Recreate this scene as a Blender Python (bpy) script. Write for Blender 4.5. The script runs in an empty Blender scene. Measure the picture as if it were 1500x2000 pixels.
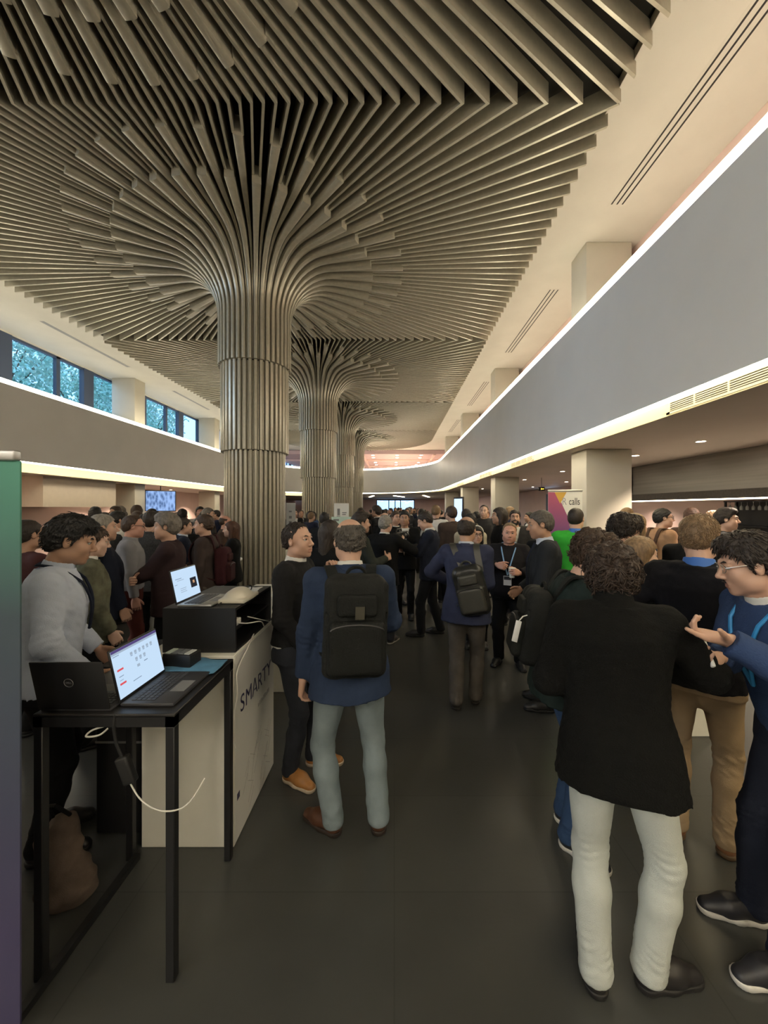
import bpy, bmesh, math, random
import numpy as np
import openvdb
from mathutils import Vector, Matrix
PI = math.pi
R = math.radians
scene = bpy.context.scene
C = scene.collection
random.seed(7)

# ------------------------------------------------------------------ camera, world, exposure
EYE = 1.8
cam_d = bpy.data.cameras.new('camera'); cam = bpy.data.objects.new('camera', cam_d); C.objects.link(cam)
cam.location = (0, 0, EYE); cam.rotation_euler = (R(90), 0, 0)
cam_d.sensor_fit = 'HORIZONTAL'; cam_d.sensor_width = 36; cam_d.lens = 18
cam_d.shift_x = -20 / 1500; cam_d.shift_y = -8 / 1500
cam_d.clip_start = 0.05; cam_d.clip_end = 400
scene.camera = cam
scene.view_settings.view_transform = 'Standard'
scene.view_settings.look = 'None'
scene.view_settings.gamma = 1
scene.view_settings.exposure = 1.62
scene.cycles.max_bounces = 6
scene.cycles.diffuse_bounces = 4
scene.cycles.glossy_bounces = 3
scene.cycles.transmission_bounces = 4
scene.cycles.transparent_max_bounces = 8
scene.cycles.sample_clamp_indirect = 4
scene.cycles.caustics_reflective = False
scene.cycles.caustics_refractive = False
scene.cycles.use_denoising = True
scene.cycles.use_adaptive_sampling = True
scene.cycles.adaptive_threshold = 0.03

world = bpy.data.worlds.new('world'); scene.world = world
world.use_nodes = True
wn = world.node_tree.nodes; wl = world.node_tree.links
bg = wn['Background']
bg.inputs['Color'].default_value = (0.42, 0.68, 1.0, 1)
bg.inputs['Strength'].default_value = 0.85

def area_light(name, loc, size, power, color, rot=(0, 0, 0), portal=False):
    d = bpy.data.lights.new(name, 'AREA'); d.shape = 'RECTANGLE'; d.size, d.size_y = size
    d.energy = power; d.color = color
    o = bpy.data.objects.new(name, d); C.objects.link(o); o.location = loc; o.rotation_euler = rot
    if portal: d.cycles.is_portal = True
    return o
# daylight comes in through the clerestory windows high on the left
for yy in (-1.5, 5.0, 11.6, 18.2, 24.8):
    area_light('daylight_portal', (-11.05, yy, 6.0), (6.2, 1.5), 1, (1, 1, 1), (0, R(-90), 0), portal=True)

# the soft blue of the open sky on the street side, low enough to reach through the windows
_sd = bpy.data.lights.new('sky_side', 'SUN'); _sd.energy = 3.2; _sd.color = (0.62, 0.8, 1.0); _sd.angle = R(50)
_so = bpy.data.objects.new('sky_side', _sd); C.objects.link(_so); _so.location = (-30, 0, 12); _so.rotation_euler = (0, R(-74), R(12))

# ------------------------------------------------------------------ materials
def srgb(r, g, b):
    def f(c):
        c /= 255.0
        return c / 12.92 if c <= 0.04045 else ((c + 0.055) / 1.055) ** 2.4
    return (f(r), f(g), f(b))
_mats = {}
def mat(name, col, rough=0.6, metal=0.0, spec=0.5, noise=0.0, nscale=6.0, bump=0.0, bscale=80.0, emit=None, estr=0.0, sheen=0.0, alpha=1.0, trans=0.0, coat=0.0, stretch=(1, 1, 1)):
    if name in _mats: return _mats[name]
    m = bpy.data.materials.new(name); m.use_nodes = True
    nt = m.node_tree; b = nt.nodes['Principled BSDF']
    b.inputs['Base Color'].default_value = (*col, 1)
    b.inputs['Roughness'].default_value = rough
    b.inputs['Metallic'].default_value = metal
    b.inputs['Specular IOR Level'].default_value = spec
    if sheen: b.inputs['Sheen Weight'].default_value = sheen
    if coat: b.inputs['Coat Weight'].default_value = coat
    if trans: b.inputs['Transmission Weight'].default_value = trans
    if alpha < 1: b.inputs['Alpha'].default_value = alpha
    if emit:
        b.inputs['Emission Color'].default_value = (*emit, 1); b.inputs['Emission Strength'].default_value = estr
    if noise or bump:
        tc = nt.nodes.new('ShaderNodeTexCoord'); mp = nt.nodes.new('ShaderNodeMapping')
        nt.links.new(tc.outputs['Object'], mp.inputs['Vector']); mp.inputs['Scale'].default_value = stretch
    if noise:
        n = nt.nodes.new('ShaderNodeTexNoise'); n.inputs['Scale'].default_value = nscale; n.inputs['Detail'].default_value = 5
        nt.links.new(mp.outputs['Vector'], n.inputs['Vector'])
        mr = nt.nodes.new('ShaderNodeMapRange'); nt.links.new(n.outputs['Fac'], mr.inputs['Value'])
        mr.inputs['From Min'].default_value = 0.3; mr.inputs['From Max'].default_value = 0.7
        mr.inputs['To Min'].default_value = 1 - noise; mr.inputs['To Max'].default_value = 1 + noise
        mx = nt.nodes.new('ShaderNodeVectorMath'); mx.operation = 'SCALE'
        mx.inputs[0].default_value = col; nt.links.new(mr.outputs['Result'], mx.inputs['Scale'])
        nt.links.new(mx.outputs['Vector'], b.inputs['Base Color'])
    if bump:
        n2 = nt.nodes.new('ShaderNodeTexNoise'); n2.inputs['Scale'].default_value = bscale; n2.inputs['Detail'].default_value = 4
        nt.links.new(mp.outputs['Vector'], n2.inputs['Vector'])
        bp = nt.nodes.new('ShaderNodeBump'); bp.inputs['Strength'].default_value = bump; bp.inputs['Distance'].default_value = 0.01
        nt.links.new(n2.outputs['Fac'], bp.inputs['Height']); nt.links.new(bp.outputs['Normal'], b.inputs['Normal'])
    _mats[name] = m
    return m
def emis(name, col, s):
    if name in _mats: return _mats[name]
    m = bpy.data.materials.new(name); m.use_nodes = True
    nt = m.node_tree; nt.nodes.clear()
    e = nt.nodes.new('ShaderNodeEmission'); o = nt.nodes.new('ShaderNodeOutputMaterial')
    e.inputs['Color'].default_value = (*col, 1); e.inputs['Strength'].default_value = s
    nt.links.new(e.outputs[0], o.inputs[0])
    _mats[name] = m
    return m

# ------------------------------------------------------------------ mesh helpers
class MB:
    """collects boxes, tubes and lofts and links them as one mesh object"""
    def __init__(s): s.v = []; s.f = []; s.mi = []; s.sm = []
    def add(s, vs, fs, mi=0, smooth=False):
        o = len(s.v); s.v += [tuple(map(float, p)) for p in vs]
        s.f += [tuple(i + o for i in q) for q in fs]; s.mi += [mi] * len(fs); s.sm += [smooth] * len(fs)
        return s
    def box(s, a, b, mi=0, M=None):
        (x0, y0, z0), (x1, y1, z1) = a, b
        vs = [(x0, y0, z0), (x1, y0, z0), (x1, y1, z0), (x0, y1, z0), (x0, y0, z1), (x1, y0, z1), (x1, y1, z1), (x0, y1, z1)]
        if M is not None: vs = [M @ Vector(p) for p in vs]
        return s.add(vs, [(0, 3, 2, 1), (4, 5, 6, 7), (0, 1, 5, 4), (1, 2, 6, 5), (2, 3, 7, 6), (3, 0, 4, 7)], mi)
    def rbox(s, a, b, r=0.01, mi=0, M=None, seg=3):
        bm = bmesh.new()
        c = [(a[i] + b[i]) / 2 for i in range(3)]; d = [abs(b[i] - a[i]) for i in range(3)]
        bmesh.ops.create_cube(bm, size=1.0, matrix=Matrix.Translation(c) @ Matrix.Diagonal((*d, 1)))
        bmesh.ops.bevel(bm, geom=bm.edges[:] , offset=min(r, min(d) * 0.49), segments=seg, affect='EDGES', profile=0.5)
        if M is not None: bm.transform(M)
        bm.verts.index_update()
        s.add([v.co[:] for v in bm.verts], [[v.index for v in f.verts] for f in bm.faces], mi, True); bm.free()
        return s
    def tube(s, pts, r, n=8, mi=0, cap=True):
        pts = [Vector(p) for p in pts]; rs = r if isinstance(r, (list, tuple)) else [r] * len(pts)
        vs = []; fs = []; up = None
        for i, p in enumerate(pts):
            t = (pts[min(i + 1, len(pts) - 1)] - pts[max(i - 1, 0)]).normalized()
            if up is None: up = t.orthogonal().normalized()
            up = (up - t * up.dot(t)).normalized() if (up - t * up.dot(t)).length > 1e-6 else t.orthogonal().normalized()
            w = t.cross(up)
            for k in range(n):
                a = 2 * PI * k / n; vs.append(p + (up * math.cos(a) + w * math.sin(a)) * rs[i])
        for i in range(len(pts) - 1):
            for k in range(n):
                k2 = (k + 1) % n; fs.append((i * n + k, i * n + k2, (i + 1) * n + k2, (i + 1) * n + k))
        if cap: fs.append(tuple(range(n - 1, -1, -1))); fs.append(tuple((len(pts) - 1) * n + k for k in range(n)))
        return s.add(vs, fs, mi, True)
    def lathe(s, prof, n=24, mi=0, M=None):
        vs = []; fs = []
        for (r, z) in prof:
            for k in range(n):
                a = 2 * PI * k / n; p = Vector((r * math.cos(a), r * math.sin(a), z)); vs.append(M @ p if M is not None else p)
        for i in range(len(prof) - 1):
            for k in range(n):
                k2 = (k + 1) % n; fs.append((i * n + k, i * n + k2, (i + 1) * n + k2, (i + 1) * n + k))
        fs.append(tuple(range(n - 1, -1, -1))); fs.append(tuple((len(prof) - 1) * n + k for k in range(n)))
        return s.add(vs, fs, mi, True)
    def strip(s, path_a, path_b, mi=0, smooth=True):
        n = len(path_a)
        return s.add(list(path_a) + list(path_b), [(i, i + 1, n + i + 1, n + i) for i in range(n - 1)], mi, smooth)
    def build(s, name, mats, parent=None, loc=None):
        me = bpy.data.meshes.new(name); me.from_pydata(s.v, [], s.f)
        for m in (mats if isinstance(mats, (list, tuple)) else [mats]): me.materials.append(m)
        me.polygons.foreach_set('material_index', s.mi); me.polygons.foreach_set('use_smooth', s.sm)
        bm = bmesh.new(); bm.from_mesh(me); bmesh.ops.recalc_face_normals(bm, faces=bm.faces[:]); bm.to_mesh(me); bm.free()
        me.update()
        if any(s.sm):
            try: me.set_sharp_from_angle(angle=R(40))
            except Exception: pass
        return link(name, me, parent, loc)
def link(name, me, parent=None, loc=None):
    o = bpy.data.objects.new(name, me); C.objects.link(o)
    if parent is not None: o.parent = parent
    if loc is not None: o.location = loc
    return o
def tag(o, label=None, cat=None, group=None, kind=None):
    if label: o['label'] = label
    if cat: o['category'] = cat
    if group: o['group'] = group
    if kind: o['kind'] = kind
    return o
def thing(name, label, cat, loc=(0, 0, 0), rz=0.0, group=None, kind=None):
    o = bpy.data.objects.new(name, None); C.objects.link(o); o.empty_display_size = 0.1
    o.location = loc; o.rotation_euler = (0, 0, rz)
    return tag(o, label, cat, group, kind)
def struct(mb, name, mats):
    return tag(mb.build(name, mats), kind='structure')
def at(px, py, d):
    """the point that the photograph shows at (px, py), d metres down the hall"""
    return Vector(((px - 770) * d / 750, d, EYE + (992 - py) * d / 750))
def text_mesh(name, body, size, m, parent, M, depth=0.001, shear=0.0):
    cu = bpy.data.curves.new(name, 'FONT'); cu.body = body; cu.size = size; cu.extrude = depth; cu.shear = shear
    cu.align_x = 'CENTER'; cu.align_y = 'CENTER'
    to = bpy.data.objects.new(name, cu); C.objects.link(to)
    dg = bpy.context.evaluated_depsgraph_get()
    me = bpy.data.meshes.new_from_object(to.evaluated_get(dg)); me.name = name
    bpy.data.objects.remove(to); bpy.data.curves.remove(cu)
    me.transform(M); me.materials.clear(); me.materials.append(m)
    return link(name, me, parent)
# ================================================================== THE HALL
M_white = mat('white plaster', (0.62, 0.597, 0.535), 0.7, noise=0.03, nscale=2)
M_fascia = mat('pale grey balcony paint', (0.78, 0.775, 0.755), 0.45, noise=0.03, nscale=1.2)
M_pink = mat('pink wall paint', (0.72, 0.53, 0.47), 0.6, noise=0.04, nscale=1.5)
M_beige = mat('beige pillar paint', (0.52, 0.49, 0.41), 0.5, noise=0.04, nscale=2)
M_lowceil = mat('taupe lower ceiling', (0.60, 0.51, 0.44), 0.65, noise=0.04, nscale=1)
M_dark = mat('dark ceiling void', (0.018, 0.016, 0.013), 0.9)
M_fin = mat('silvery slat', (0.45, 0.42, 0.335), 0.32, metal=0.3, noise=0.07, nscale=14, stretch=(1, 1, 1))
M_black = mat('black metal', (0.012, 0.012, 0.013), 0.45, noise=0.1)
M_led = emis('white cove light', (1.0, 0.885, 0.655), 7.5)
M_ledlow = emis('yellow cove light', (1.0, 0.80, 0.45), 7.0)
M_blue = mat('dark window frame', (0.05, 0.07, 0.12), 0.5)

def floor_mat():
    m = mat('dark stone floor tiles', (0.060, 0.061, 0.057), 0.28, spec=0.5, noise=0.16, nscale=1.4, bump=0.04, bscale=60)
    nt = m.node_tree; b = nt.nodes['Principled BSDF']
    tc = nt.nodes.new('ShaderNodeTexCoord'); br = nt.nodes.new('ShaderNodeTexBrick')
    nt.links.new(tc.outputs['Object'], br.inputs['Vector'])
    br.offset = 0.0; br.inputs['Scale'].default_value = 1.0
    br.inputs['Brick Width'].default_value = 1.2; br.inputs['Row Height'].default_value = 0.6
    br.inputs['Mortar Size'].default_value = 0.003
    br.inputs['Color1'].default_value = (1, 1, 1, 1); br.inputs['Color2'].default_value = (0.9, 0.9, 0.9, 1)
    br.inputs['Mortar'].default_value = (0.72, 0.72, 0.72, 1)
    src = b.inputs['Base Color'].links[0].from_socket
    mx = nt.nodes.new('ShaderNodeVectorMath'); mx.operation = 'MULTIPLY'
    nt.links.new(src, mx.inputs[0]); nt.links.new(br.outputs['Color'], mx.inputs[1])
    nt.links.new(mx.outputs['Vector'], b.inputs['Base Color'])
    return m
Y0, Y1 = -6.0, 49.0
struct(MB().box((-14, Y0, -0.1), (10, Y1, 0)), 'floor', floor_mat())

# -------- balcony front: one long wall that turns a round corner at the far end
FW, FL, FY, FB = 2.9, -9.25, 23.7, 6.6
def rim(off, n=36):
    cx = (FW + FL) / 2; a = (FW - FL) / 2 + off; b = FB + off
    p = [(FW + off, Y0)] + [(FW + off, y) for y in (4, 12, 18)]
    p += [(cx + a * math.cos(t), FY + b * math.sin(t)) for t in [PI * k / n for k in range(n + 1)]]
    p += [(FL - off, y) for y in (18, 12, 4)] + [(FL - off, Y0)]
    return p
def band(mb, offz, mi=0):
    """a strip through a list of (offset, height) profile points, swept round the balcony"""
    for (o0, z0), (o1, z1) in zip(offz[:-1], offz[1:]):
        A, B = rim(o0), rim(o1)
        za = z0 if callable(z0) else (lambda x: z0)
        zb = z1 if callable(z1) else (lambda x: z1)
        mb.strip([(x, y, za(x)) for x, y in A], [(x, y, zb(x)) for x, y in B], mi)
    return mb
ZB, ZT = 2.93, 4.76
struct(band(MB(), [(0.0, ZB + 0.035), (0.0, ZT), (0.13, ZT), (0.13, ZB + 0.1), (0.05, ZB)]), 'wall_balcony', M_fascia)
struct(band(MB(), [(0.0, ZT + 0.002), (0.0, ZT + 0.11), (0.10, ZT + 0.11), (0.10, ZT + 0.002)]), 'trim_1', M_led)
struct(band(MB(), [(0.10, ZB + 0.03), (0.002, ZB), (0.002, ZB + 0.033)]), 'trim_2', M_led)
LOWR, LOWL = 2.92, 2.73
def zlow(x): return LOWR if x > -3.2 else LOWL
def zside(dz): return lambda x: zlow(x) + dz
BO = 0.44
struct(band(MB(), [(BO, zside(0)), (BO, zside(0.36))]), 'wall_cove', mat('cove paint', (0.8, 0.72, 0.5), 0.6))
struct(band(MB(), [(BO - 0.12, 3.20), (BO - 0.04, 3.20)]), 'trim_3', M_ledlow)
struct(band(MB(), [(0.12, 3.24), (0.46, 3.24), (0.46, 3.3), (0.12, 3.3)]), 'ceiling_cove', M_white)
# lower ceilings under the balcony, and its floor above them
def ring(mb, inner, z, outer):
    A = rim(inner); Bp = []
    for x, y in A:
        if y <= FY + 0.001: Bp.append((outer[1] if x > -3.2 else outer[0], y))
        else:
            cx = (FW + FL) / 2; dx, dy = x - cx, y - FY
            s = min((outer[1] - cx) / dx if dx > 1e-6 else 1e9, (outer[0] - cx) / dx if dx < -1e-6 else 1e9, (outer[2] - FY) / dy)
            Bp.append((cx + dx * s, FY + dy * s))
    zf = z if callable(z) else (lambda x: z)
    return mb.strip([(x, y, zf(A[i][0])) for i, (x, y) in enumerate(A)], [(x, y, zf(A[i][0])) for i, (x, y) in enumerate(Bp)], 0, False)
struct(ring(MB(), BO, zlow, (-13.5, 9.6, Y1)), 'ceiling_lower', M_lowceil)
struct(ring(MB(), 0.05, 3.34, (-13.5, 9.6, Y1)), 'floor_balcony', M_white)

# -------- walls
struct(MB().box((9.0, Y0, 0), (9.15, Y1, 3.3)), 'wall_right', M_pink)
struct(MB().box((-12.75, Y0, 0), (-12.6, Y1, 3.3)), 'wall_left', M_pink)
struct(MB().box((4.65, Y0, 3.3), (4.8, Y1, 7.0)), 'wall_right_upper', M_pink)
struct(MB().box((-14, Y0 - 0.15, 0), (10, Y0, 7.2)), 'wall_back', M_white)
# far end wall with a glazed opening to the street
fe = MB()
fe.box((-14, Y1, 0), (-2.3, Y1 + 0.15, 7.2)); fe.box((2.6, Y1, 0), (10, Y1 + 0.15, 7.2)); fe.box((-2.3, Y1, 2.86), (2.6, Y1 + 0.15, 7.2))
struct(fe, 'wall_far', M_pink)
# upper left wall is glazed above the balcony
struct(MB().box((-11.35, Y0, 3.3), (-11.1, Y1, 5.35)), 'wall_left_sill', M_white)
struct(MB().box((-11.35, Y0, 6.82), (-11.1, Y1, 7.1)), 'wall_left_head', M_white)
M_glass = bpy.data.materials.new('window glass'); M_glass.use_nodes = True
_nt = M_glass.node_tree; _nt.nodes.clear()
_t = _nt.nodes.new('ShaderNodeBsdfTransparent'); _g = _nt.nodes.new('ShaderNodeBsdfGlossy'); _m = _nt.nodes.new('ShaderNodeMixShader'); _o = _nt.nodes.new('ShaderNodeOutputMaterial')
_t.inputs[0].default_value = (0.86, 0.93, 1.0, 1); _g.inputs['Roughness'].default_value = 0.03; _m.inputs[0].default_value = 0.05
_nt.links.new(_t.outputs[0], _m.inputs[1]); _nt.links.new(_g.outputs[0], _m.inputs[2]); _nt.links.new(_m.outputs[0], _o.inputs[0])
wide = 10.96 - 3.03 * 4
for k in range(15):
    ya, yb = wide + 3.03 * k, wide + 3.03 * (k + 1)
    f = MB().box((-11.3, ya - 0.22, 5.35), (-11.12, ya + 0.22, 6.82)).box((-11.27, ya + 1.72, 5.35), (-11.15, ya + 1.86, 6.82))
    f.box((-11.27, ya, 5.35), (-11.15, yb, 5.42)).box((-11.27, ya, 6.75), (-11.15, yb, 6.82))
    w = tag(f.build('window_%d' % (k + 1), M_blue), kind='structure')
    MB().box((-11.225, ya + 0.2, 5.4), (-11.215, yb - 0.2, 6.78)).build('pane', M_glass, w)

# -------- upper ceiling: a pale margin round the slatted field, the dark void above it
HWL, HWR, PER, COLX = 5.75, 5.61, 6.57, -2.87
COLY = [1.37 + PER * k for k in range(5)]
CZ, VZ, FZ = 6.86, 6.96, 6.70
XL, XR, YE = COLX - HWL + 0.03, COLX + HWR - 0.03, COLY[-1]
def canopy_edge(phi):
    """distance from the last column to the rounded end of the slatted field"""
    a = HWR if math.cos(phi) > 0 else HWL; b = 5.5
    return 1 / math.sqrt((math.cos(phi) / a) ** 2 + (math.sin(phi) / b) ** 2)
um = MB()
um.box((XR, Y0, CZ), (4.7, YE, CZ + 0.12)).box((-11.2, Y0, CZ), (XL, YE, CZ + 0.12))
arc = [(COLX + (canopy_edge(p) - 0.03) * math.cos(p), YE + (canopy_edge(p) - 0.03) * math.sin(p)) for p in [PI * k / 30 for k in range(31)]]
out = [(4.7 if k < 10 else (-11.2 if k > 20 else 4.7 + (k - 10) * (-15.9) / 10), YE + (k / 10 * 5.9 if k <= 10 else (5.9 if k <= 20 else (30 - k) / 10 * 5.9))) for k in range(31)]
um.strip([(x, y, CZ) for x, y in arc], [(x, y, CZ) for x, y in out], 0, False)
um.strip([(x, y, CZ) for x, y in arc], [(x, y, CZ + 0.12) for x, y in arc], 0, False)
struct(um, 'ceiling', M_white)
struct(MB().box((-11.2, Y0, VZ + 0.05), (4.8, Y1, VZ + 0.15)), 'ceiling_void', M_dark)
struct(MB().box((-11.2, Y0, CZ), (4.7, COLY[0] - PER / 2 - 0.02, CZ + 0.1)), 'ceiling_rear', M_white)
# beyond the slats the ceiling drops to a coffered pink one
M_mauve = mat('mauve ceiling paint', (0.50, 0.36, 0.36), 0.6, noise=0.03)
fc = MB().box((-11.2, YE + 5.85, 6.5), (4.7, Y1, 6.84))
struct(fc, 'ceiling_far', M_mauve)
cb = MB()
for yy in (37.2, 42.6): cb.box((-11.1, yy, 6.38), (4.6, yy + 0.5, 6.5))
for xx in (-5.0, -2.9, 3.4): cb.box((xx, YE + 5.9, 6.4), (xx + 0.22, Y1, 6.5))
struct(cb, 'trim_4', M_pink)

# slot diffusers in the pale ceiling margin
for (xa, ya, L) in [(3.62, 2.2, 4.2), (3.62, 8.9, 3.6), (3.62, 15.4, 3.6), (3.62, 22.0, 3.6)]:
    d = thing('slot_diffuser', 'linear slot air diffuser in the pale ceiling above the right balcony, %s away' % ('nearest', 'second', 'third', 'fourth')[[2.2, 8.9, 15.4, 22.0].index(ya)], 'air vent', (xa, ya, CZ), 0, 'ceiling slot diffusers on the right')
    for k in range(3): MB().box((0.09 * k - 0.012, 0, -0.004), (0.09 * k + 0.012, L, 0.02)).build('slot', M_black, d)
    MB().box((-0.05, -0.04, -0.002), (0.23, L + 0.04, 0.018)).build('frame', M_white, d)
for i, (xa, ya, L) in enumerate([(-9.55, 10.4, 3.4), (-9.55, 16.6, 3.2), (-9.55, 22.6, 3.2)]):
    d = thing('slot_diffuser', 'linear slot air diffuser in the pale ceiling above the left windows, %s along' % ('first', 'second', 'third')[i], 'air vent', (xa, ya, CZ), 0, 'ceiling slot diffusers on the left')
    MB().box((-0.06, 0, -0.004), (0.06, L, 0.02)).build('slot', mat('grey slot', (0.3, 0.3, 0.3), 0.6), d)
    MB().box((-0.09, -0.04, -0.002), (0.09, L + 0.04, 0.018)).build('frame', M_white, d)
# grilles in the yellow cove band
for i, (ya, L) in enumerate([(2.95, 1.75), (9.2, 1.8), (13.2, 1.8), (18.5, 1.8)]):
    xg = FW + BO
    d = thing('vent_grille', 'white slatted air grille in the yellow band under the right balcony, %s along it' % ('first', 'second', 'third', 'fourth')[i], 'air vent', (xg, ya, LOWR), 0, 'grilles in the cove band')
    MB().box((-0.012, 0, 0.015), (0.0, L, 0.04)).box((-0.012, 0, 0.185), (0, L, 0.205)).box((-0.012, 0, 0.015), (0, 0.06, 0.205)).box((-0.012, L - 0.06, 0.015), (0, L, 0.205)).build('frame', M_white, d)
    s = MB()
    for k in range(6): s.box((-0.011, 0.06, 0.05 + k * 0.023), (-0.003, L - 0.06, 0.061 + k * 0.023))
    for k in (1, 2, 3): s.box((-0.012, L * k / 4 - 0.01, 0.04), (-0.002, L * k / 4 + 0.01, 0.19))
    s.build('slats', M_white, d)
    MB().box((-0.002, 0.05, 0.035), (0.004, L - 0.05, 0.19)).build('backing', M_black, d)

# -------- square pillars: they run from the floor to the upper ceiling
RN = ['beside the camera', 'behind the green sweater', 'behind the bearded grey suit', 'beside the narrow lit screen', 'nearest the round corner']
LN = ['nearest the camera', 'just before the wall screen', 'left of the first fluted column', 'furthest down the hall']
for i, yy in enumerate([0.7, 7.3, 13.9, 20.5, 27.1]):
    tag(MB().rbox((3.65, yy, 0), (4.52, yy + 0.62, LOWR - 0.002), 0.012).build('square_pillar', M_beige), 'beige square pillar under the right balcony, ' + RN[i], 'pillar', 'square pillars under the right balcony', 'thing')
    tag(MB().rbox((3.65, yy, 3.342), (4.52, yy + 0.62, CZ - 0.002), 0.012).build('square_pillar', M_beige), 'beige square pillar above the right balcony, %s of its row' % ('first', 'second', 'third', 'fourth', 'last')[i], 'pillar', 'square pillars above the right balcony', 'thing')
for i, yy in enumerate([8.3, 14.95, 21.6, 28.2]):
    tag(MB().rbox((-11.0, yy, 0), (-10.1, yy + 0.62, LOWL - 0.002), 0.012).build('square_pillar', M_beige), 'beige square pillar under the left balcony, ' + LN[i], 'pillar', 'square pillars under the left balcony', 'thing')
    tag(MB().rbox((-11.0, yy, 3.342), (-10.1, yy + 0.62, CZ - 0.002), 0.012).build('square_pillar', M_beige), 'beige square pillar against the upper left windows, %s of its row' % ('first', 'second', 'third', 'last')[i], 'pillar', 'square pillars above the left balcony', 'thing')

# -------- fluted columns that flare into the slatted ceiling
NFL = 80   # forty raised ribs with forty recessed ones between them
def flute_ring(mb, r, z0, z1, depth=0.06):
    """ribs round a shaft, each a rounded bar; the top and bottom ends are closed"""
    for i in range(NFL):
        a = 2 * PI * (i + 0.5) / NFL; rr0 = r if i % 2 == 0 else r - 0.044; w = (0.031 if i % 2 == 0 else 0.0125) * r / 0.7
        c, s = math.cos(a), math.sin(a)
        prof = [(rr0 - depth, -w), (rr0 - 0.008, -w), (rr0, -w * 0.8), (rr0 + 0.001, 0), (rr0, w * 0.8), (rr0 - 0.008, w), (rr0 - depth, w)]
        n = len(prof); vs = []
        zz1 = z1; zz0 = z0 if i % 2 == 0 else z0 - 0.0
        for z in (zz0, zz1): vs += [(rr * c - t * s, rr * s + t * c, z) for rr, t in prof]
        mb.add(vs, [(k, (k + 1) % n, n + (k + 1) % n, n + k) for k in range(n)] + [tuple(range(n - 1, -1, -1)), tuple(range(n, 2 * n))], 0, True)
    return mb
def bars(mb, last):
    """the ribs of the top sleeve sweep out under the ceiling, widen and stop at staggered steps"""
    for i in range(NFL):
        odd = i % 2
        r0, za, aa, bb = 0.715 - 0.044 * odd, 5.62, 0.85 + 0.044 * odd, 0.97 + 0.065 * odd
        path = [(r0, 4.64, 1, 0), (r0, 5.2, 1, 0)]
        for k in range(0, 11):
            t = PI / 2 * k / 10
            path.append((r0 + aa * (1 - math.cos(t)), za + bb * math.sin(t), math.cos(t), -math.sin(t)))
        a = 2 * PI * (i + 0.5) / NFL; c, s = math.cos(a), math.sin(a)
        rs = 3.05 if odd else 2.42
        path += [(r, za + bb, 0, -1) for r in (2.0, rs)]
        vs = []; fs = []; n = 7
        for (r, z, nr, nz) in path:
            w = (0.0405 * r + 0.034) / 2 if not odd else (0.0405 * r - 0.003) / 2
            dep = 0.11 if z < 5.7 else min(0.11 + (r - r0) * 0.22, 0.27)
            rd = 0.009
            for (q, t) in [(dep, -w), (rd, -w), (rd * 0.25, -w * 0.75), (0, 0), (rd * 0.25, w * 0.75), (rd, w), (dep, w)]:
                rr, zz = r - nr * q, z - nz * q
                vs.append((rr * c - t * s, rr * s + t * c, zz))
        for k in range(len(path) - 1):
            for j in range(n):
                j2 = (j + 1) % n; fs.append((k * n + j, k * n + j2, (k + 1) * n + j2, (k + 1) * n + j))
        fs.append(tuple(range(n - 1, -1, -1))); fs.append(tuple((len(path) - 1) * n + j for j in range(n)))
        mb.add(vs, fs, 0, True)
        # two thin slats carry on from each step to the edge of the bay
        for sg in (-1, 1):
            b = a + sg * PI / NFL / 2; cb_, sb_ = math.cos(b), math.sin(b); th = 0.016
            top = []
            for off in (-th, th):
                def end(rmax_only=False):
                    ts = []
                    ox, oy = -sb_ * off, cb_ * off
                    if cb_ > 1e-9: ts.append((HWR - ox) / cb_)
                    if cb_ < -1e-9: ts.append((-HWL - ox) / cb_)
                    if sb_ > 1e-9 and not last: ts.append((PER / 2 - oy) / sb_)
                    if sb_ < -1e-9: ts.append((-PER / 2 - oy) / sb_)
                    e = min(ts)
                    return min(e, canopy_edge(b)) if last and sb_ > 0 else e
                e = end()
                top.append([(rr * cb_ - off * sb_, rr * sb_ + off * cb_) for rr in (rs - 0.03, e)])
            (p0, p1), (q0, q1) = top
            vs = [(*p0, FZ), (*p1, FZ), (*q1, FZ), (*q0, FZ), (*p0, VZ), (*p1, VZ), (*q1, VZ), (*q0, VZ)]
            mb.add(vs, [(0, 1, 2, 3), (4, 7, 6, 5), (0, 4, 5, 1), (1, 5, 6, 2), (2, 6, 7, 3), (3, 7, 4, 0)], 0, False)
    return mb
shaft_me = sleeve_me = canopy_me = None
for i, yy in enumerate(COLY):
    lab = ['fluted column beside the camera whose slats fan over the near ceiling',
           'first and widest silvery fluted column, left of the two talking men',
           'second silvery fluted column, behind the paper poster and the dark suited back',
           'third silvery fluted column, overlapped on its left by the second',
           'fourth and thinnest silvery fluted column at the far end of the row'][i]
    t = thing('fluted_column', lab, 'column', (COLX, yy, 0), 0, 'fluted columns down the middle of the hall', 'thing')
    if i == 0:
        o = flute_ring(MB(), 0.60, 0.0, 2.92).build('shaft', M_fin, t); shaft_me = o.data
        o = flute_ring(MB(), 0.665, 2.92, 4.64, 0.06).build('sleeve', M_fin, t); sleeve_me = o.data
        o = bars(MB(), False).build('slatted_canopy', M_fin, t); canopy_me = o.data
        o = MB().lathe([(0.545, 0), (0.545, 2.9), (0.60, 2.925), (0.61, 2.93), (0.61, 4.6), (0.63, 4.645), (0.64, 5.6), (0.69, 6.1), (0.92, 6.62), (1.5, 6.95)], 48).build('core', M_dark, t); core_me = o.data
    else:
        link('shaft', shaft_me, t); link('sleeve', sleeve_me, t); link('core', core_me, t)
        if i < 4: link('slatted_canopy', canopy_me, t)
        else: bars(MB(), True).build('slatted_canopy', M_fin, t)

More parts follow.
